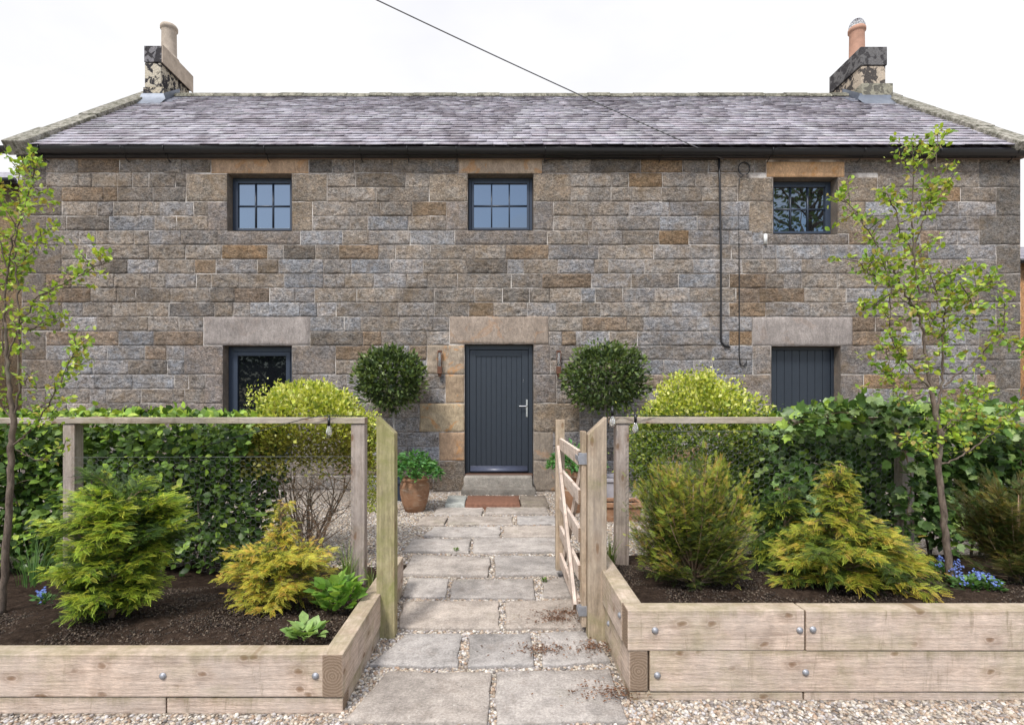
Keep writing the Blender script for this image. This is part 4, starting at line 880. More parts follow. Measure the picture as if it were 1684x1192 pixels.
# stone and brick edging in front of the doorstep
for a_, b_, col, lb_ in ((732, 764, (0.42, 0.43, 0.40), 'pale lichened stone edging block left of the red one'), (765.5, 855, (0.36, 0.16, 0.085), 'red sandstone edging block in front of the doorstep'), (857, 902, (0.26, 0.22, 0.18), 'grey brown stone edging block right of the red one')):
    c4 = [PZ(a_, 829, .07), PZ(b_, 829, .07), PZ(b_ - (b_ - CX) * .06, 815, .07), PZ(a_ - (a_ - CX) * .06, 815, .07)]
    m = MB(); slab(m, c4, .075, col, int(a_), nx=12, ny=6); tag(m.build('edging_block', BRICKM if b_ == 855 else FLAG), lb_, 'edging stone', 'edging blocks before the doorstep')

# ================================================================== PLANTS
def norm(v): return v / (np.linalg.norm(v, axis=-1, keepdims=True) + 1e-9)
def frames(d, up_, s):       # columns: side, direction, normal
    d = norm(d); sd = norm(np.cross(d, up_)); n_ = np.cross(sd, d)
    return np.stack([sd, d, n_], -1) * s[:, None, None]
L4 = (np.array([(0, 0, 0), (-.30, .42, .10), (0, 1, -.06), (.30, .42, .10)]), [(0, 3, 2), (0, 2, 1)])
T6 = np.array([(0, 0, 0), (-.27, .28, .07), (-.30, .60, .05), (0, 1, -.12), (.30, .60, .05), (.27, .28, .07), (0, .45, -.0)])
F6 = [(0, 6, 1), (1, 6, 2), (2, 6, 3), (3, 6, 4), (4, 6, 5), (5, 6, 0)]
F6 = [f[::-1] for f in F6]; L6 = (T6, F6)
def lobed():
    pts = [(0, 0), (-.30, .10), (-.46, .34), (-.33, .42), (-.44, .66), (-.2, .68), (0, 1), (.2, .68), (.44, .66), (.33, .42), (.46, .34), (.30, .10)]
    V = [(x, y, .12 * abs(x) - .15 * y * y) for x, y in pts] + [(0, .42, -.05)]
    return np.array(V), [(12, (i + 1) % 12, i) for i in range(12)]
LOB = lobed()
def leaves(m, tmpl, loc, d, s, cols, tilt=0.6, up0=(0, 0, 1), wscale=1.0):
    n_ = len(loc); up_ = np.array(up0) + rng.normal(size=(n_, 3)) * tilt
    M = frames(d, up_, s); M[:, :, 0] *= wscale; m.scatter(tmpl[0], tmpl[1], M, loc, cols)
def pick(pal, n_, j=.18):
    p = np.array(pal); return p[rng.integers(0, len(p), n_)] * rng.uniform(1 - j, 1 + j, (n_, 1))
def branchline(p0, p1, bend=.1, k=6):
    p0 = np.array(p0, float); p1 = np.array(p1, float); t_ = np.linspace(0, 1, k)[:, None]; L_ = np.linalg.norm(p1 - p0)
    o = rng.normal(size=3) * bend * L_; return p0 + (p1 - p0) * t_ + o * (t_ * (1 - t_)) * 2

# spray of needles (yew)
def spray_t(k=7):
    V = []; F = []
    for i in range(k):
        y = .05 + .86 * i / k; ln = .33 * (1 - .35 * (i / k) ** 2)
        for sx in (-1, 1):
            b = len(V); a_ = R(62 - 22 * i / k); dx, dy = sx * math.sin(a_) * ln, math.cos(a_) * ln; w_ = .034
            z = -.25 * y * y
            V += [(0, y - w_ * .5, z), (dx * .5 - sx * w_ * .5, y + dy * .5 + w_ * .7, z + .05), (dx, y + dy, z - .03), (dx * .55 + sx * w_ * .6, y + dy * .55 - w_ * .8, z + .05)]; F.append((b, b + 1, b + 2, b + 3))
    b = len(V); V += [(-.035, .83, -.17), (.035, .83, -.17), (.02, 1.16, -.34), (-.02, 1.16, -.34)]; F.append((b, b + 1, b + 2, b + 3))
    b = len(V); V += [(-.018, 0, 0), (.018, 0, 0), (.01, .95, -.22), (-.01, .95, -.22)]; F.append((b, b + 1, b + 2, b + 3))
    return np.array(V, float), F
SPR = spray_t()
def yew(label, base, hgt, rad, prof, nb_, pal_tip, pal_in, lean=(0, 0), tipf=.45, spr=.085, seed=0, bush=False, group='yew shrubs in the timber beds', upang=(15, 45)):
    t_ = thing('yew_shrub', label, 'shrub', tuple(base), group)
    w_ = MB(); locs = []; dirs = []; cols = []; ups = []; ss = []
    top = np.array([lean[0], lean[1], hgt]); w_.tube([(0, 0, -.05), tuple(top * .5), tuple(top * .86)], [.018, .010, .002], 6)
    for b in range(nb_):
        az = rng.uniform(0, 2 * math.pi); t1 = np.linspace(0, 1, 7)[:, None]
        if bush:
            h_ = rng.random() ** .75 * .97 + .03; Rr = rad * prof(h_) * rng.uniform(.70, 1.12) * (rng.random() ** .25)
            e = np.array([math.cos(az) * Rr, math.sin(az) * Rr * .9, hgt * h_ * rng.uniform(.92, 1.06)]); st = np.array([math.cos(az) * .05, math.sin(az) * .05, hgt * h_ * .25])
            c_ = np.array([e[0] * .55, e[1] * .55, st[2] + (e[2] - st[2]) * .35]); br = st * (1 - t1) ** 2 + c_ * 2 * t1 * (1 - t1) + e * t1 ** 2; L_ = np.linalg.norm(e - st)
        else:
            h_ = (rng.random() ** 1.15) * .96; Rr = rad * prof(h_) * rng.choice([rng.uniform(.62, .95), rng.uniform(.85, 1.18)])
            if h_ > .93: Rr = max(Rr, .05)
            el = R(rng.uniform(*upang)); st = top * max(0.02, h_ - .12 * rng.random()); L_ = max(Rr / math.cos(el), .06)
            dv = np.array([math.cos(az) * math.cos(el), math.sin(az) * math.cos(el) * .9, math.sin(el) * .8])
            br = st + dv * L_ * t1 + np.array([0, 0, -.24 * L_]) * t1 ** 2.4
        br = br + rng.normal(size=3) * .04 * t1 * (1.2 - t1)
        w_.tube(br, np.linspace(.006, .0015, 7), 4, cap=False)
        tipb = rng.random() < tipf + .25; n_ = max(3, int(L_ / .0115)); tt = np.linspace(.30, 1.0, n_)
        for i, u in enumerate(tt):
            p = np.array([np.interp(u * 6, range(7), br[:, c_]) for c_ in range(3)])
            tan = norm(br[min(6, int(u * 6) + 1)] - br[int(u * 6) if u < 1 else 5]); sdv = norm(np.cross(tan, [0, 0, 1.]))
            for sg in ((-1, 1) if u < .98 else (0, 0)):
                reach = rng.uniform(.0, .075) * (1 - .6 * u) * L_ / .3
                for rep in range(2 if reach > .02 else 1):
                    a_ = R(rng.uniform(25, 70)) * sg; d_ = tan * math.cos(a_) + sdv * math.sin(a_) + np.array([0, 0, rng.uniform(-.3, .55)])
                    locs.append(p + d_ * reach * rep + (rng.normal(size=3) * .014)); dirs.append(d_); ups.append([rng.normal() * .45, rng.normal() * .45 - .25, 1]); ss.append(spr * rng.uniform(.6, 1.3))
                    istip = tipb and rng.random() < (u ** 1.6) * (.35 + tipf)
                    pal = pal_tip if istip else pal_in; c_ = np.array(pal[rng.integers(0, len(pal))]) * rng.uniform(.8, 1.2); cols.append(c_)  # older inner needles, coloured darker still to paint shade inside the shrub
    m = MB(); M = frames(np.array(dirs), np.array(ups), np.array(ss)); m.scatter(SPR[0], SPR[1], M, np.array(locs), np.array(cols))
    m.build('foliage', NEEDLE, t_); w_.build('branches', TWIG, t_, smooth=True); return t_
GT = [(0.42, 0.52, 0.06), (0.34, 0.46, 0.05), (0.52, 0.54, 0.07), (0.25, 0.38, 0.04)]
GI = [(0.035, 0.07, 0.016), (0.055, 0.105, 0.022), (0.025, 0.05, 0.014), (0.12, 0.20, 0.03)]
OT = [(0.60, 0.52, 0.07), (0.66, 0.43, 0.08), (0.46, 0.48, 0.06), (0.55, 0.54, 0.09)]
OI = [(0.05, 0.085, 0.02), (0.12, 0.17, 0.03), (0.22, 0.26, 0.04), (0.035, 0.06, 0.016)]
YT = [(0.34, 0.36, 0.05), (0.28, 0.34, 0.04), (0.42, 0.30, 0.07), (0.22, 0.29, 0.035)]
def base_at(px, py, z): q = PZ(px, py, z); return q
def hof(py, Y): return EYE - (py - CY) / FPX * Y
# left bright yew: spans px 65-290, top 800, base 1035
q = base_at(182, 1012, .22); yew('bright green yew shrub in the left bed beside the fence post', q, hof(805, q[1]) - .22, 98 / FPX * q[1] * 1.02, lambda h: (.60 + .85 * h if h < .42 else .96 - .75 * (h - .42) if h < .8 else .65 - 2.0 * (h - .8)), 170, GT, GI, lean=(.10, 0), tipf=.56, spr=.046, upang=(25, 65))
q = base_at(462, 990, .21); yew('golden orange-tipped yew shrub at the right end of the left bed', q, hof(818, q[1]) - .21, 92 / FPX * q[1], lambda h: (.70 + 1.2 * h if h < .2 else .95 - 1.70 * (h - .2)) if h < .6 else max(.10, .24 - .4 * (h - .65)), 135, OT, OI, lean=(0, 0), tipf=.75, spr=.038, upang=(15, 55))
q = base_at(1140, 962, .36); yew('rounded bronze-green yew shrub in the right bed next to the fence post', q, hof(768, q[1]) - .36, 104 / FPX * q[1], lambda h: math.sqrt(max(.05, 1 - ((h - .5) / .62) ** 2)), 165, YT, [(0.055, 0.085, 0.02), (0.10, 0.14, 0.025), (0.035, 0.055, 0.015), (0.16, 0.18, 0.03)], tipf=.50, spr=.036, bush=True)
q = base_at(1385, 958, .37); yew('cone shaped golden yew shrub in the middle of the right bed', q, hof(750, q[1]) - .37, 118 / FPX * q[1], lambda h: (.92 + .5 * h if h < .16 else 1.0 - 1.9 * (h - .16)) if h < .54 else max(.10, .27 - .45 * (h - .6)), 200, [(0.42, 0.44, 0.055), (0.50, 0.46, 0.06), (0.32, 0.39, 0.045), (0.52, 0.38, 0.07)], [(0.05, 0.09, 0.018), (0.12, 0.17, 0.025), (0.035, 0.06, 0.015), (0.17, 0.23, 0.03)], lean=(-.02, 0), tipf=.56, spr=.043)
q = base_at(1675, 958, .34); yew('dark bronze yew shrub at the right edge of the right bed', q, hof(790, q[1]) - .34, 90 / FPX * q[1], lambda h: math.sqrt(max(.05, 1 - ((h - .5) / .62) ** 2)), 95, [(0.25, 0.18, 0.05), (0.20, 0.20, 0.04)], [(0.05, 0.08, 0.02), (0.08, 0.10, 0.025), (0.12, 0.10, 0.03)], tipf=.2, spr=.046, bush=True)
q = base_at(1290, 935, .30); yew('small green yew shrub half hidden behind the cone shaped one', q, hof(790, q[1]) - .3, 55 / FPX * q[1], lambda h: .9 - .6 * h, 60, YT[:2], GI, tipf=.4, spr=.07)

# ball shaped shrubs
def ball_pts(n_, rx, ry, rz, lump=.12, lo=.72, seed=0, zmin=-1):
    d = norm(rng.normal(size=(n_ * 2, 3))); d = d[d[:, 2] > zmin][:n_]; k = len(d)
    lp_ = 1 + lump * (fbm(d[:, 0] * 3 + 5 + d[:, 1] * 2, d[:, 2] * 3 + 7, seed, 3) - .5) * 2
    r_ = (lo + (1.03 - lo) * rng.random(k) ** .6) * lp_
    return d * r_[:, None] * np.array([rx, ry, rz]), d
BAYC = [(0.045, 0.075, 0.022), (0.07, 0.11, 0.03), (0.10, 0.15, 0.045), (0.15, 0.20, 0.06), (0.035, 0.055, 0.02)]
for px, py, rx, rz, lbl, sx in ((641, 621, 53, 46, 'clipped bay tree ball on a bare stem left of the front door', 649), (998, 621, 62, 53, 'larger clipped bay tree ball on a bare stem right of the front door', 993)):
    Y_ = 7.75; k_ = Y_ / FPX; t_ = thing('bay_tree', lbl, 'tree', ((sx - CX) * k_, Y_, 0), 'bay trees beside the front door')
    cc = np.array([(px - sx) * k_, 0, hof(py, Y_)]); m = MB()
    p_, d_ = ball_pts(4200, rx * k_, rx * k_, rz * k_, .34, .55, int(px)); n_ = len(p_)
    leaves(m, L4, p_ + cc, d_ * .8 + rng.normal(size=(n_, 3)) * .6 + (0, 0, .3), rng.uniform(.05, .085, n_), pick(BAYC, n_), .8)
    q_, e_ = ball_pts(420, rx * k_ * 1.12, rx * k_ * 1.1, rz * k_ * 1.13, .1, .93, 9); n_ = len(q_)
    leaves(m, L4, q_ + cc, e_ + (0, 0, .5), rng.uniform(.05, .08, n_), pick([(0.11, 0.17, 0.045), (0.15, 0.20, 0.05)], n_), .8)
    m.build('crown', LEAFG, t_); m = MB(); m.tube([(0, 0, .28), (.01, 0, .8), (cc[0] * .6, 0, cc[2] - .1)], [.022, .019, .016], 8)
    for b in range(14): e = cc + norm(rng.normal(size=3)) * np.array([rx, rx, rz]) * k_ * .6; m.tube(branchline((cc[0] * .5, 0, cc[2] - rz * k_ * .9), e), np.linspace(.009, .003, 6), 5, cap=False)
    m.build('trunk', bark_mat('pale_bark', (.22, .2, .18), (.4, .37, .33)), t_, smooth=True)
pot_t = thing('planter_box', 'dark square planter holding the left bay tree', 'planter', ((649 - CX) * 7.75 / FPX, 7.75, 0)); m = MB(); frame_box
def boxplanter(par, w_, h_, mat):
    m = MB(); V = [(sx * w_ * s_, sy * w_ * s_, z) for z, s_ in ((0, .42), (h_, .5)) for sx, sy in ((-1, -1), (1, -1), (1, 1), (-1, 1))]
    m.add(V, [(3, 2, 1, 0), (0, 1, 5, 4), (1, 2, 6, 5), (2, 3, 7, 6), (3, 0, 4, 7)]); m.build('planter_body', mat, par, bevel=.004)
    m = MB(); frame = w_ * .53; m.box(-frame, frame, -frame, -frame + .04, h_ - .04, h_ + .01); m.box(-frame, frame, frame - .04, frame, h_ - .04, h_ + .01); m.box(-frame, -frame + .04, -frame + .04, frame - .04, h_ - .04, h_ + .01); m.box(frame - .04, frame, -frame + .04, frame - .04, h_ - .04, h_ + .01); m.build('rim', mat, par, bevel=.003)
    m = MB(); m.box(-w_ * .47, w_ * .47, -w_ * .47, w_ * .47, h_ - .08, h_ - .045); m.build('compost', SOIL, par)
boxplanter(pot_t, .4, .3, ANTH2)
pot_t = thing('planter_box', 'pale grey square planter holding the right bay tree', 'planter', ((997 - CX) * 7.75 / FPX, 7.75, 0)); boxplanter(pot_t, .46, .33, PALEBOX)

# golden shrubs
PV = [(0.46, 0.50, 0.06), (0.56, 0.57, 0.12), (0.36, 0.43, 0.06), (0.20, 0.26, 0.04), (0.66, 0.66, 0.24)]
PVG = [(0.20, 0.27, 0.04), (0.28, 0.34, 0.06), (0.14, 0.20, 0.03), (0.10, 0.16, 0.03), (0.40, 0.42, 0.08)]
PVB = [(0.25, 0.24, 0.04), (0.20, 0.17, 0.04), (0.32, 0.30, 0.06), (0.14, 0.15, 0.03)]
def stems(m, c, n_, h0, spread, r0=.012, z1=(.5, .9)):
    for i in range(n_):
        a_ = rng.uniform(0, 6.28); b0 = (rng.normal() * .06, rng.normal() * .06, 0); e = (math.cos(a_) * spread * rng.uniform(.3, 1), math.sin(a_) * spread * .7, h0 * rng.uniform(*z1))
        br = branchline(b0, e, .16, 8); m.tube(br, np.linspace(r0 * rng.uniform(.6, 1.1), .004, 8), 6, cap=False)
        for k in range(5):
            s_ = br[rng.integers(2, 7)]; e2 = s_ + np.array([rng.normal() * .15, rng.normal() * .1, rng.uniform(.1, .35)]); b2 = branchline(s_, e2, .15, 5); m.tube(b2, np.linspace(.005, .0018, 5), 4, cap=False)
            e3 = b2[3] + np.array([rng.normal() * .09, rng.normal() * .07, rng.uniform(.05, .2)]); m.tube(branchline(b2[3], e3, .15, 4), np.linspace(.0025, .001, 4), 3, cap=False)
Yg = 4.72; kg = Yg / FPX
t_ = thing('golden_shrub', 'golden yellow-green dome shrub on bare brown stems behind the left fence', 'shrub', ((510 - CX) * kg, Yg, 0), 'golden dome shrubs behind the fences')
m = MB(); cc = np.array([-.01, 0, hof(735, Yg)]); d0 = norm(rng.normal(size=(17000, 3))); d0 = d0[d0[:, 2] > -.35][:11500]
r_ = (.62 + .42 * rng.random(len(d0)) ** .6) * (1 + .42 * (fbm(d0[:, 0] * 4 + 3, d0[:, 2] * 4 + d0[:, 1] * 3, 4) - .5)); p_ = d0 * r_[:, None] * np.array([102, 96, 104]) * kg + cc
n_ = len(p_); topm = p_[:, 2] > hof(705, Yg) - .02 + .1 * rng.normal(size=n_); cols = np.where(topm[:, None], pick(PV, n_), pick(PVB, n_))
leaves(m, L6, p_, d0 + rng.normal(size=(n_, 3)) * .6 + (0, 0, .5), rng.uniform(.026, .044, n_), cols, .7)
n_ = 1500; p_ = np.stack([rng.uniform(.42, .60, n_), rng.normal(0, .12, n_), rng.uniform(.45, 1.35, n_)], 1); leaves(m, L6, p_, rng.normal(size=(n_, 3)) + (.4, -.3, .4), rng.uniform(.02, .034, n_), pick(PV[:4], n_), .7)
n_ = 420
for k in range(10):
    c_ = cc + np.array([rng.uniform(-.4, .45), rng.uniform(-.3, .2), rng.uniform(.42, .52) - .0]) * np.array([1, 1, .97]); pts = c_ + rng.normal(size=(45, 3)) * np.array([.025, .025, .05]); leaves(m, L6, pts, rng.normal(size=(45, 3)) * .5 + (0, 0, 1), rng.uniform(.018, .03, 45), pick(PV, 45), .8)
m.build('foliage', LEAF, t_); m = MB(); stems(m, None, 15, .95, .42, .016); m.build('stems', TWIG, t_, smooth=True)
Yg = 4.85; kg = Yg / FPX
t_ = thing('golden_shrub', 'golden topped green dome shrub with a small peak behind the right fence', 'shrub', ((1145 - CX) * kg, Yg, 0), 'golden dome shrubs behind the fences')
m = MB(); p_, d_ = ball_pts(17500, 116 * kg, 100 * kg, 116 * kg, .38, .6, 31); cc = np.array([0, 0, hof(745, Yg)]); n_ = len(p_)
p_[:, 2] *= np.where(p_[:, 2] < 0, 1.1, 1); pz = p_[:, 2] + cc[2]
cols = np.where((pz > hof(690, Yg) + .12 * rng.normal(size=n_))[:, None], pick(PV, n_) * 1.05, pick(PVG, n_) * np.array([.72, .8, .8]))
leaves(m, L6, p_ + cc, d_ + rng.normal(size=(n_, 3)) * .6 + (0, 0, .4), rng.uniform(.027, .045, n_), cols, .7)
for px, py, sp_ in ((1158, 622, .03), (1153, 632, .06), (1110, 634, .05), (1195, 645, .06), (1230, 720, .12), (1250, 735, .12), (1245, 700, .1), (1060, 740, .12), (1062, 700, .1)):
    pts = P(px, py, Yg - .1) - np.array(t_.location) + rng.normal(size=(260, 3)) * np.array([sp_, .08, sp_ * 1.1]); leaves(m, L6, pts, rng.normal(size=(260, 3)) * .5 + (0, 0, 1), rng.uniform(.02, .034, 260), pick(PV if py < 690 else PVG, 260), .8)
m.build('foliage', LEAF, t_); m = MB(); stems(m, None, 10, 1.1, .35, .014); m.build('stems', TWIG, t_, smooth=True)

# hedges
def hedge(name, label, x0, x1, y0, y1, top, n_, tmpl, size, pal, bright, botf, up_=.7, wsc=1.0, bias=.55):
    t_ = thing(name, label, 'hedge', ((x0 + x1) / 2, (y0 + y1) / 2, 0)); off = np.array(t_.location)
    X = rng.uniform(x0, x1, n_); v = rng.random(n_) ** 1.15; Y = y0 + (y1 - y0) * v + .10 * (fbm(X * 3, rng.random(n_) * 0, 8) - .5)
    Zt = top(X); zb = botf(X); Z = zb + (Zt - zb) * rng.random(n_) ** .85
    # clumps on the front face
    Y = Y + .22 * (fbm(X * 3.5, Z * 4.5, 77, 3) - .5) * 2 * (v < .35)
    d = np.stack([rng.normal(size=n_) * .8, -bias + rng.normal(size=n_) * .5, -.15 + rng.normal(size=n_) * .45], 1)
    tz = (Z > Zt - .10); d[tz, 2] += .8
    cols = pick(pal, n_); bm = rng.random(n_) < np.where(tz, .60, .17); cols[bm] = pick(bright, int(bm.sum()))  # brighter leaf colours paint leaves catching the light, most along the top
    m = MB(); leaves(m, tmpl, np.stack([X, Y, Z], 1) - off, d, rng.uniform(size[0], size[1], n_), cols, .45, (0, -.7, .8), wsc)
    if tmpl is LOB: k_ = n_ // 2; leaves(m, L6, (np.stack([X, Y, Z], 1) - off)[:k_] + rng.normal(size=(k_, 3)) * .04, d[:k_], rng.uniform(.05, .085, k_), cols[:k_] * 1.1, .45, (0, -.7, .8), 1.2)
    m.build('foliage', LEAFG, t_)
    m = MB()
    for i in range(int((x1 - x0) * 9)):
        x = rng.uniform(x0, x1); y = rng.uniform(y0 + .12, y1); e = (x + rng.normal() * .2, y + rng.normal() * .1, rng.uniform(.8, 1.25)); br = branchline((x, y, -.05), e, .1, 7) - off; m.tube(br, np.linspace(.012, .004, 7), 5, cap=False)
        for k in range(4): s_ = br[rng.integers(2, 7)]; m.tube(branchline(s_, s_ + np.array([rng.normal() * .18, -rng.uniform(0, .25), rng.uniform(-.02, .2)]), .1, 5), np.linspace(.005, .0015, 5), 4, cap=False)
    m.build('branches', BARK, t_, smooth=True); return t_
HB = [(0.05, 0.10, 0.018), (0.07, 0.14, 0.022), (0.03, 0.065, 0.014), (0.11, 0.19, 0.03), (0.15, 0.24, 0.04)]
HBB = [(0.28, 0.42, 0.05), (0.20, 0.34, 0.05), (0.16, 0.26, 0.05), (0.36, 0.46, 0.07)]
hedge('beech_hedge', 'dark green beech hedge with bright yellow-green leaves behind the left fence', -5.4, -1.95, 4.28, 4.95, lambda X: 1.335 + .05 * (fbm(X * 5, X * 0, 4) - .5), 15000, L6, (.05, .085), HB, HBB, lambda X: np.full_like(X, .06), wsc=1.15)
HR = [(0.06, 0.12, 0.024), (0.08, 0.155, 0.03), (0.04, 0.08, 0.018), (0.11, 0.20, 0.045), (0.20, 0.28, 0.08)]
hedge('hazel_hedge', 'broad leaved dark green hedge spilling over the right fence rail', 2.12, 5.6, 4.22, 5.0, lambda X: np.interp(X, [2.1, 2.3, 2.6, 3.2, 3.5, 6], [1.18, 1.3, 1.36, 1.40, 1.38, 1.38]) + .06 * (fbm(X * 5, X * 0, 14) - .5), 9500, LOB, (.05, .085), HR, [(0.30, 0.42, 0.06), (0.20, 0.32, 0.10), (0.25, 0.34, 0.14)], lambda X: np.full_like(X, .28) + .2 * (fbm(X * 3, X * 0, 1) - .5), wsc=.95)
# leaves in front of the right rail belong to a climber on the fence
def vine(label, pts_px, n_, Y_, tm, size, pal):
    t_ = thing('climbing_plant', label, 'climber', tuple(P(*pts_px[0], Y_))); off = np.array(t_.location)
    pts = np.array([P(a_, b_, Y_) for a_, b_ in pts_px]); m = MB(); m.tube(pts - off, np.linspace(.006, .002, len(pts)), 5); m.build('stem', TWIG, t_, smooth=True)
    u = rng.uniform(0, len(pts) - 1, n_); loc = np.stack([np.interp(u, range(len(pts)), pts[:, c_]) for c_ in range(3)], 1) + rng.normal(size=(n_, 3)) * np.array([.05, .035, .05])
    m = MB(); leaves(m, tm, loc - off, rng.normal(size=(n_, 3)) * .7 + (0, -.5, -.1), rng.uniform(*size, n_), pick(pal, n_), .45, (0, -.6, .8)); m.build('foliage', LEAFG, t_)
vine('leafy climber draped over the right fence rail', [(1300, 700), (1340, 686), (1380, 678), (1420, 680), (1470, 676), (1520, 684), (1600, 690), (1684, 694)], 360, 4.03, LOB, (.05, .095), HR + [(0.26, 0.38, 0.06), (0.22, 0.32, 0.12)])
vine('hazel shoots hanging in front of the far right fence post', [(1495, 700), (1488, 740), (1500, 790), (1492, 840), (1500, 872)], 130, 4.02, LOB, (.05, .09), HR)
vine('bright leaf tips poking over the left fence rail', [(60, 700), (110, 690), (160, 685), (230, 694), (290, 690), (350, 694), (395, 690)], 70, 4.2, L6, (.05, .08), HBB)

# young trees
TL = [(0.27, 0.40, 0.05), (0.34, 0.47, 0.06), (0.20, 0.33, 0.045), (0.14, 0.25, 0.035), (0.44, 0.53, 0.08), (0.24, 0.37, 0.05), (0.40, 0.48, 0.07), (0.36, 0.29, 0.08)]
def sapling(label, Y_, trunk, rads, limbs, density, size=(.022, .044), dy=.25, seed=0, pal=TL):
    b = P(*trunk[0], Y_); t_ = thing('sapling', label, 'tree', tuple(b), 'young trees in the timber beds'); off = b
    r_ = np.random.default_rng(seed)
    tp = np.array([P(a_, b_, Y_) for a_, b_ in trunk]) - off; m = MB()
    def smooth_(p, k=5):
        u = np.linspace(0, len(p) - 1, (len(p) - 1) * k + 1); return np.stack([np.interp(u, range(len(p)), p[:, c_]) for c_ in range(3)], 1)
    sp_ = smooth_(tp); sp_[1:-1, :2] += r_.normal(size=(len(sp_) - 2, 2)) * .003
    m.tube(sp_, .80 * np.interp(np.linspace(0, 1, len(sp_)), np.linspace(0, 1, len(rads)), rads), 9); m.build('trunk', BARK, t_, smooth=True)
    m = MB(); LP = []; LD = []
    for k_, (pts, rad0, dd, lf_) in enumerate(limbs):
        pp_ = np.array([P(a_, b_, Y_) for a_, b_ in pts]) - off; L_ = len(pp_); pp_[:, 1] += np.linspace(0, dd, L_)
        rad0 *= .8; s_ = smooth_(pp_, 6); s_[1:-1] += r_.normal(size=(len(s_) - 2, 3)) * .004; m.tube(s_, np.linspace(rad0, .0022, len(s_)), 6, cap=False)
        n_ = len(s_)
        for i in range(int(n_ * .25 if lf_ > 0 else n_), n_):
            if r_.random() < .62 * lf_ + (.4 if i > n_ * .8 else 0):
                dv = r_.normal(size=3) * np.array([1, 1, .6]) + (0, 0, .55); dv = dv / np.linalg.norm(dv); L2 = r_.uniform(.04, .17); e = s_[i] + dv * L2
                tw_ = np.linspace(s_[i], e, 4); m.tube(tw_, np.linspace(.003, .0012, 4), 4, cap=False)
                for q_ in range(int(density * (5 + L2 * 75))):
                    u = r_.uniform(.15, 1.08); LP.append(s_[i] + dv * L2 * u + r_.normal(size=3) * .014); LD.append(r_.normal(size=3) * .75 + dv * .5 + (0, 0, -.05))
            for q_ in range(int(density * 1.6 * lf_)): LP.append(s_[i] + r_.normal(size=3) * .02); LD.append(r_.normal(size=3))
        for q_ in range(int(density * 10 * lf_)): LP.append(s_[-1] + r_.normal(size=3) * .022); LD.append(r_.normal(size=3) * .7 + (0, 0, .8))
    m.build('branches', BARK, t_, smooth=True); n_ = len(LP)
    m = MB(); leaves(m, L6, np.array(LP), np.array(LD), rng.uniform(*size, n_), pick(pal, n_), .8); m.build('foliage', LEAF, t_); return t_
sapling('tall thin sapling with fresh green leaves at the left edge', 3.15, [(2, 1012), (7, 950), (13, 860), (17, 780), (19, 735), (22, 690), (16, 640), (12, 585), (8, 530)], [.026, .023, .021, .020, .014, .009],
    [([(8, 530), (6, 480), (10, 420), (18, 360), (22, 310), (20, 262)], .008, .05, 1.0), ([(18, 700), (34, 640), (36, 570), (38, 500), (34, 430), (40, 370), (62, 320), (76, 278)], .009, -.06, 1.05),
     ([(18, 735), (45, 715), (68, 696), (95, 660), (120, 618), (135, 590), (150, 572)], .007, -.10, 1.0), ([(12, 590), (35, 535), (66, 490), (110, 468), (150, 450), (188, 432)], .006, -.05, .75),
     ([(14, 620), (0, 560), (-12, 480), (-18, 400)], .007, .05, 1.0), ([(8, 520), (40, 545), (75, 530), (115, 528)], .004, 0, .6), ([(10, 440), (-5, 380), (-4, 320)], .005, 0, 1.1), ([(34, 640), (60, 615), (85, 640)], .004, -.1, .6),
     ([(38, 430), (55, 405), (60, 380)], .003, .05, .9), ([(20, 690), (-5, 660), (-20, 620)], .005, 0, 1.), ([(20, 735), (50, 760), (80, 745)], .004, .1, .4), ([(14, 480), (30, 455), (30, 400)], .003, .05, 1.)], 0.9, seed=3)
sapling('taller sapling with forked limbs and fresh leaves at the right', 3.2, [(1564, 957), (1556, 890), (1549, 820), (1543, 765), (1547, 715), (1538, 680), (1531, 642)], [.026, .023, .021, .022, .020, .015],
    [([(1531, 642), (1510, 618), (1492, 600), (1470, 575), (1456, 544), (1459, 500), (1454, 458), (1440, 430)], .009, -.05, .85), ([(1531, 642), (1524, 585), (1522, 551), (1514, 517), (1492, 477), (1474, 440), (1450, 400), (1420, 350), (1392, 318)], .010, .05, .8),
     ([(1514, 517), (1508, 467), (1502, 413), (1500, 350), (1502, 290), (1500, 238)], .008, .0, 1.05), ([(1502, 413), (1520, 370), (1540, 325), (1552, 270), (1560, 212)], .006, .08, .8),
     ([(1538, 680), (1553, 635), (1556, 581), (1560, 544), (1566, 500), (1578, 465), (1595, 440)], .010, .08, 1.0), ([(1553, 635), (1580, 610), (1610, 580), (1640, 545), (1636, 500)], .007, -.06, .7),
     ([(1566, 500), (1590, 490), (1610, 475), (1632, 462)], .005, 0, 1.0), ([(1543, 765), (1570, 755), (1600, 735), (1640, 700), (1670, 660), (1682, 600), (1676, 560)], .007, -.05, .8),
     ([(1547, 715), (1580, 690), (1610, 660), (1640, 640)], .006, .06, .9), ([(1531, 642), (1500, 665), (1470, 650), (1462, 600), (1455, 560)], .005, 0, .6), ([(1500, 350), (1530, 330), (1560, 310), (1572, 300)], .004, .05, 1.),
     ([(1492, 477), (1465, 470), (1430, 450), (1412, 430)], .005, 0, 1.0), ([(1459, 500), (1440, 500), (1420, 510)], .003, 0, .9), ([(1522, 551), (1545, 520), (1560, 480), (1540, 430)], .005, .1, 1.),
     ([(1502, 413), (1480, 390), (1475, 350), (1460, 320)], .004, 0, 1.), ([(1545, 740), (1520, 735), (1500, 722)], .004, 0, .8), ([(1547, 715), (1560, 690), (1590, 690), (1630, 690)], .004, -.05, 1.), ([(1492, 600), (1470, 620), (1475, 640)], .003, 0, .8), ([(1578, 465), (1600, 500), (1600, 540)], .004, 0, .9)],
    1.0, seed=5, size=(.022, .044))

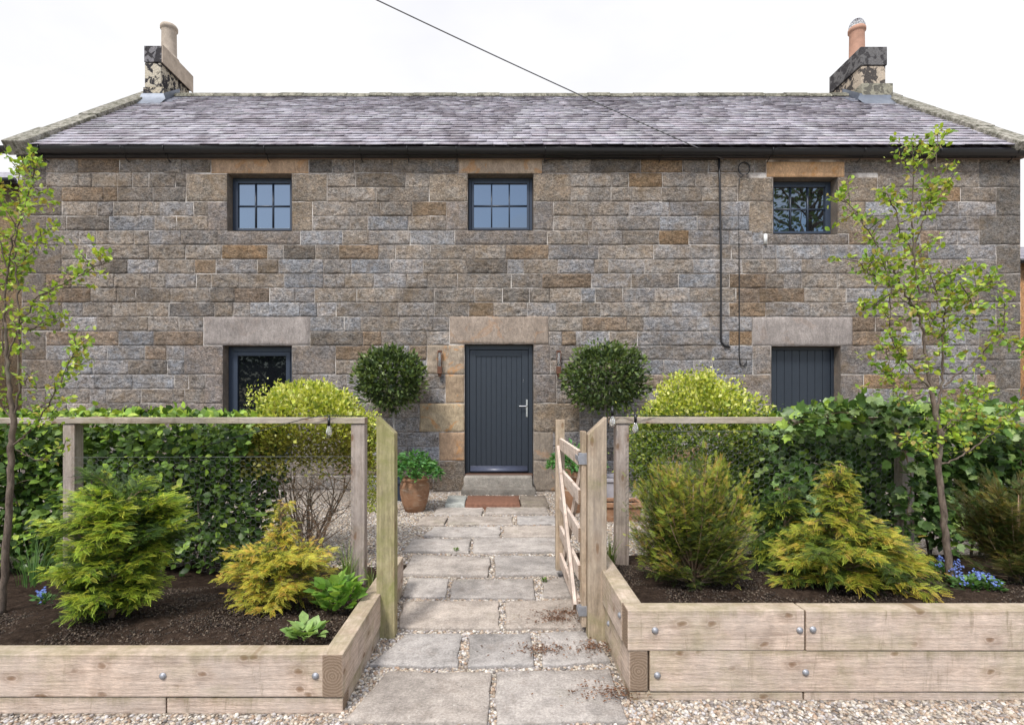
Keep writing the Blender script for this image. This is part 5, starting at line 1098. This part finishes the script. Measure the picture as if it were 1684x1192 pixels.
# small bedding plants
def rosette(name, label, cat, px, py, z, n_, size, pal, spread, hgt, tm=L6, wsc=1.2, flowers=None, group=None):
    b = PZ(px, py, z); t_ = thing(name, label, cat, tuple(b), group); a_ = rng.uniform(0, 6.28, n_); el = rng.uniform(.2, 1.1, n_); r_ = spread * rng.random(n_) ** .6
    loc = np.stack([np.cos(a_) * r_ * .6, np.sin(a_) * r_ * .5, hgt * rng.random(n_) * .8], 1); d = np.stack([np.cos(a_) * np.cos(el), np.sin(a_) * np.cos(el), np.sin(el)], 1)
    m = MB(); leaves(m, tm, loc, d, rng.uniform(*size, n_), pick(pal, n_), .25, wscale=wsc); m.build('leaves', LEAF, t_)
    if flowers:
        nf, fc, fs = flowers; c5 = []; loc = np.stack([rng.normal(0, spread * .45, nf), rng.normal(0, spread * .4, nf), hgt * rng.uniform(.8, 1.4, nf)], 1)
        cl_ = rng.integers(0, max(3, nf // 14), nf); cen_ = np.stack([rng.normal(0, spread * .55, cl_.max() + 1), rng.normal(0, spread * .45, cl_.max() + 1), rng.uniform(hgt * .8, hgt * 1.3, cl_.max() + 1)], 1); loc = cen_[cl_] + rng.normal(size=(nf, 3)) * .012
        T = [(0, 0, 0)] + [(math.cos(R(36 * i)) * (1 if i % 2 == 0 else .55), math.sin(R(36 * i)) * (1 if i % 2 == 0 else .55), .15) for i in range(10)]
        dd = rng.normal(size=(nf, 3)) * .4 + (0, -.6, 1); M = frames(np.cross(norm(dd), [1, 0, .2]), dd, np.full(nf, fs)); fcol = pick(fc, nf, .12)
        for q_ in np.unique(cl_): k_ = cl_ == q_; m = MB(); m.scatter(np.array(T), [(0, i, i % 10 + 1) for i in range(1, 11)], M[k_], loc[k_], fcol[k_]); m.build('flower_head', PETAL, t_)
    return t_
PR = [(0.20, 0.36, 0.06), (0.15, 0.30, 0.05), (0.28, 0.42, 0.08)]
rosette('primrose_plant', 'leafy bright green primrose plant in the corner of the left bed', 'plant', 556, 1000, .22, 120, (.055, .095), PR, .20, .20, group='primrose plants')
rosette('primrose_plant', 'smaller low primrose plant against the front sleeper of the left bed', 'plant', 503, 1046, .25, 50, (.045, .075), [(0.20, 0.33, 0.09), (0.26, 0.38, 0.12)], .13, .05, group='primrose plants')
BF = [(0.16, 0.24, 0.62), (0.24, 0.33, 0.75), (0.13, 0.18, 0.50)]
GF = [(0.08, 0.18, 0.05), (0.12, 0.24, 0.06), (0.06, 0.13, 0.04)]
for px, py, lbl, nf, sp in ((1548, 945, 'blue forget-me-nots left of the right sapling trunk', 60, .08), (1588, 968, 'blue forget-me-nots right at the foot of the right sapling', 90, .09), (1625, 970, 'blue forget-me-nots furthest right beside the dark shrub', 60, .08)):
    rosette('forget_me_not', lbl, 'flower', px, py, .37, 110, (.025, .045), GF, sp * 1.3, .07, wsc=.8, flowers=(nf, BF, .0070), group='blue forget-me-nots in the beds')
rosette('forget_me_not', 'small blue flower clump behind the bright green yew shrub', 'flower', 72, 992, .23, 45, (.025, .045), GF, .07, .06, wsc=.8, flowers=(22, BF, .009), group='blue forget-me-nots in the beds')
def tuft(label, px, py, z, n_, h_, pal, spread=.06):
    b = PZ(px, py, z); t_ = thing('grass_tuft', label, 'grass', tuple(b), 'grass tufts in the beds'); m = MB()
    for i in range(n_):
        a_ = rng.uniform(0, 6.28); r0 = rng.random() * spread; L_ = h_ * rng.uniform(.6, 1.2); out_ = rng.uniform(.2, .8); w_ = .0035; V = []
        for k in range(6):
            u = k / 5; rr_ = r0 + out_ * L_ * u * u * .8; z_ = L_ * (u - .35 * out_ * u * u); ww = w_ * (1 - u * .9); c_, s_ = math.cos(a_), math.sin(a_)
            V += [(c_ * rr_ - s_ * ww, s_ * rr_ + c_ * ww, z_), (c_ * rr_ + s_ * ww, s_ * rr_ - c_ * ww, z_)]
        m.add(V, [(2 * k, 2 * k + 1, 2 * k + 3, 2 * k + 2) for k in range(5)], pick(pal, 1)[0])
    m.build('blades', LEAF, t_)
GR = [(0.18, 0.28, 0.06), (0.12, 0.20, 0.05), (0.30, 0.34, 0.12)]
tuft('spiky grass tuft beside the left fence end post', 572, 955, .10, 60, .28, GR); tuft('grass tuft between the right gate post and the fence post', 1003, 930, .30, 40, .22, GR, .04)
tuft('grass tuft at the foot of the left fence corner', 612, 965, .06, 30, .2, GR); tuft('dark strappy leaves between the two right yew shrubs', 1255, 935, .30, 55, .3, [(0.06, 0.13, 0.04), (0.09, 0.17, 0.05)], .08)
tuft('strappy green leaves between the left sapling and the fence post', 55, 960, .18, 60, .34, [(0.07, 0.15, 0.04), (0.1, 0.2, 0.05)], .09)
for px, py, lbl in ((895, 956, 'tiny green weed in the path joint near the gate'), (750, 905, 'tiny green weed at the slab edge in mid path')):
    rosette('weed', lbl, 'weed', px, py, .03, 40, (.012, .02), [(0.15, 0.25, 0.05)], .03, .03, group='weeds in the path joints')

# pots by the door
PL = [(0.07, 0.20, 0.05), (0.10, 0.26, 0.07), (0.05, 0.15, 0.04), (0.14, 0.30, 0.08)]
def potplant(label, plabel, px, Y_, prof, cpal, spread, hgt, n_, z0):
    x_ = (px - CX) * Y_ / FPX; t_ = thing('terracotta_pot', label, 'pot', (x_, Y_, 0), 'terracotta pots by the door'); m = MB(); m.lathe(prof, n=32, cap=True); m.build('pot_body', TERR, t_, smooth=True)
    r_ = prof[-1][0] * .93; m = MB(); m.lathe([(r_ * .2, z0 - .03), (r_, z0 - .035)], n=20); m.build('compost', SOIL, t_)
    p_ = thing('pot_plant', plabel, 'plant', (x_, Y_, z0 - .02), 'leafy plants in the pots'); m = MB(); a_ = rng.uniform(0, 6.28, n_); q_ = rng.random(n_); r2 = spread * q_ ** .5
    zz = hgt * (1 - (r2 / spread) ** 2 * .75) * rng.uniform(.55, 1.05, n_); loc = np.stack([np.cos(a_) * r2, np.sin(a_) * r2, zz], 1); d = np.stack([np.cos(a_) * .8, np.sin(a_) * .8, rng.uniform(-.3, .6, n_)], 1) + rng.normal(size=(n_, 3)) * .45
    leaves(m, L4, loc, d, rng.uniform(.05, .10, n_), pick(cpal, n_), .3, wscale=.75)
    m.build('leaves', LEAF, p_); m = MB()
    for i in range(26): a1 = rng.uniform(0, 6.28); rr_ = spread * rng.uniform(.2, .9); m.tube(branchline((0, 0, 0), (math.cos(a1) * rr_, math.sin(a1) * rr_, hgt * (1 - (rr_ / spread) ** 2 * .75)), .12, 6), np.linspace(.005, .002, 6), 4, cap=False)
    m.build('stalks', plain('green_stalk', (.12, .2, .06), .6), p_)
URN = [(.11, 0), (.125, .01), (.165, .12), (.19, .24), (.192, .32), (.18, .375), (.165, .395), (.18, .405), (.185, .425), (.18, .44), (.155, .44), (.15, .38)]
potplant('round bellied terracotta urn left of the doorstep', 'ferny green plant overflowing the terracotta urn left of the path', 682, 6.95, URN, PL, .34, .36, 900, .42)
URN2 = [(.15, 0), (.17, .02), (.22, .30), (.235, .46), (.26, .47), (.262, .53), (.25, .54), (.225, .54), (.22, .45)]
potplant('tall terracotta pot behind the open gate', 'ferny green plant in the pot behind the open gate', 948, 6.95, URN2, PL, .36, .38, 800, .51)
t_ = thing('terracotta_trough', 'low terracotta trough between the gate post and the fence post', 'trough', ((1012 - CX) * 6.5 / FPX, 6.5, 0)); m = MB()
m.add([(sx * a_, sy * b_, z) for z, a_, b_ in ((0, .25, .14), (.17, .28, .16)) for sx, sy in ((-1, -1), (1, -1), (1, 1), (-1, 1))], [(3, 2, 1, 0), (0, 1, 5, 4), (1, 2, 6, 5), (2, 3, 7, 6), (3, 0, 4, 7)]); m.build('trough_body', TERR, t_, bevel=.005)
m = MB(); frx = .30; m.box(-frx, frx, -.18, -.14, .172, .225); m.box(-frx, frx, .14, .18, .172, .225); m.box(-frx, -frx + .04, -.14, .14, .172, .225); m.box(frx - .04, frx, -.14, .14, .172, .225); m.build('rim', TERR, t_, bevel=.005)
m = MB(); m.box(-.25, .25, -.138, .138, .15, .19); m.build('compost', SOIL, t_)

# trees behind the viewer, seen as reflections in the panes
def bigtree(label, x, y, h_, r_, n_):
    t_ = thing('tree', label, 'tree', (x, y, 0), 'trees across the lane'); m = MB(); m.tube([(0, 0, -.1), (.1, 0, h_ * .3), (0, .1, h_ * .8)], [.25, .2, .06], 10)
    for i in range(26): z = h_ * rng.uniform(.25, .75); a_ = rng.uniform(0, 6.28); m.tube(branchline((0, 0, z), (math.cos(a_) * r_ * .8, math.sin(a_) * r_ * .8, z + h_ * .15), .1), np.linspace(.08, .015, 6), 6, cap=False)
    m.build('trunk', BARK, t_, smooth=True); p_, d_ = ball_pts(n_, r_, r_, h_ * .42, .5, .25, int(x) + 40); m = MB(); leaves(m, L6, p_ + (0, 0, h_ * .58), rng.normal(size=(len(p_), 3)), rng.uniform(.12, .24, len(p_)), pick([(0.06, 0.10, 0.03), (0.09, 0.14, 0.04)], len(p_)), .8); m.build('crown', LEAF, t_)
bigtree('tree across the lane mirrored in the right upper window', 14.5, -8, 15, 4.2, 5200)
for x_, y_, h_, l_ in ((-15, -10, 6, 'second tallest bushy tree across the lane'), (-11.5, -9.5, 5.2, 'third tallest bushy tree across the lane'), (-19, -10, 6.5, 'tallest bushy tree across the lane, furthest left'), (-8, -10.5, 4.8, 'shortest bushy tree across the lane')): bigtree(l_, x_, y_, h_, 2.6, 3000)
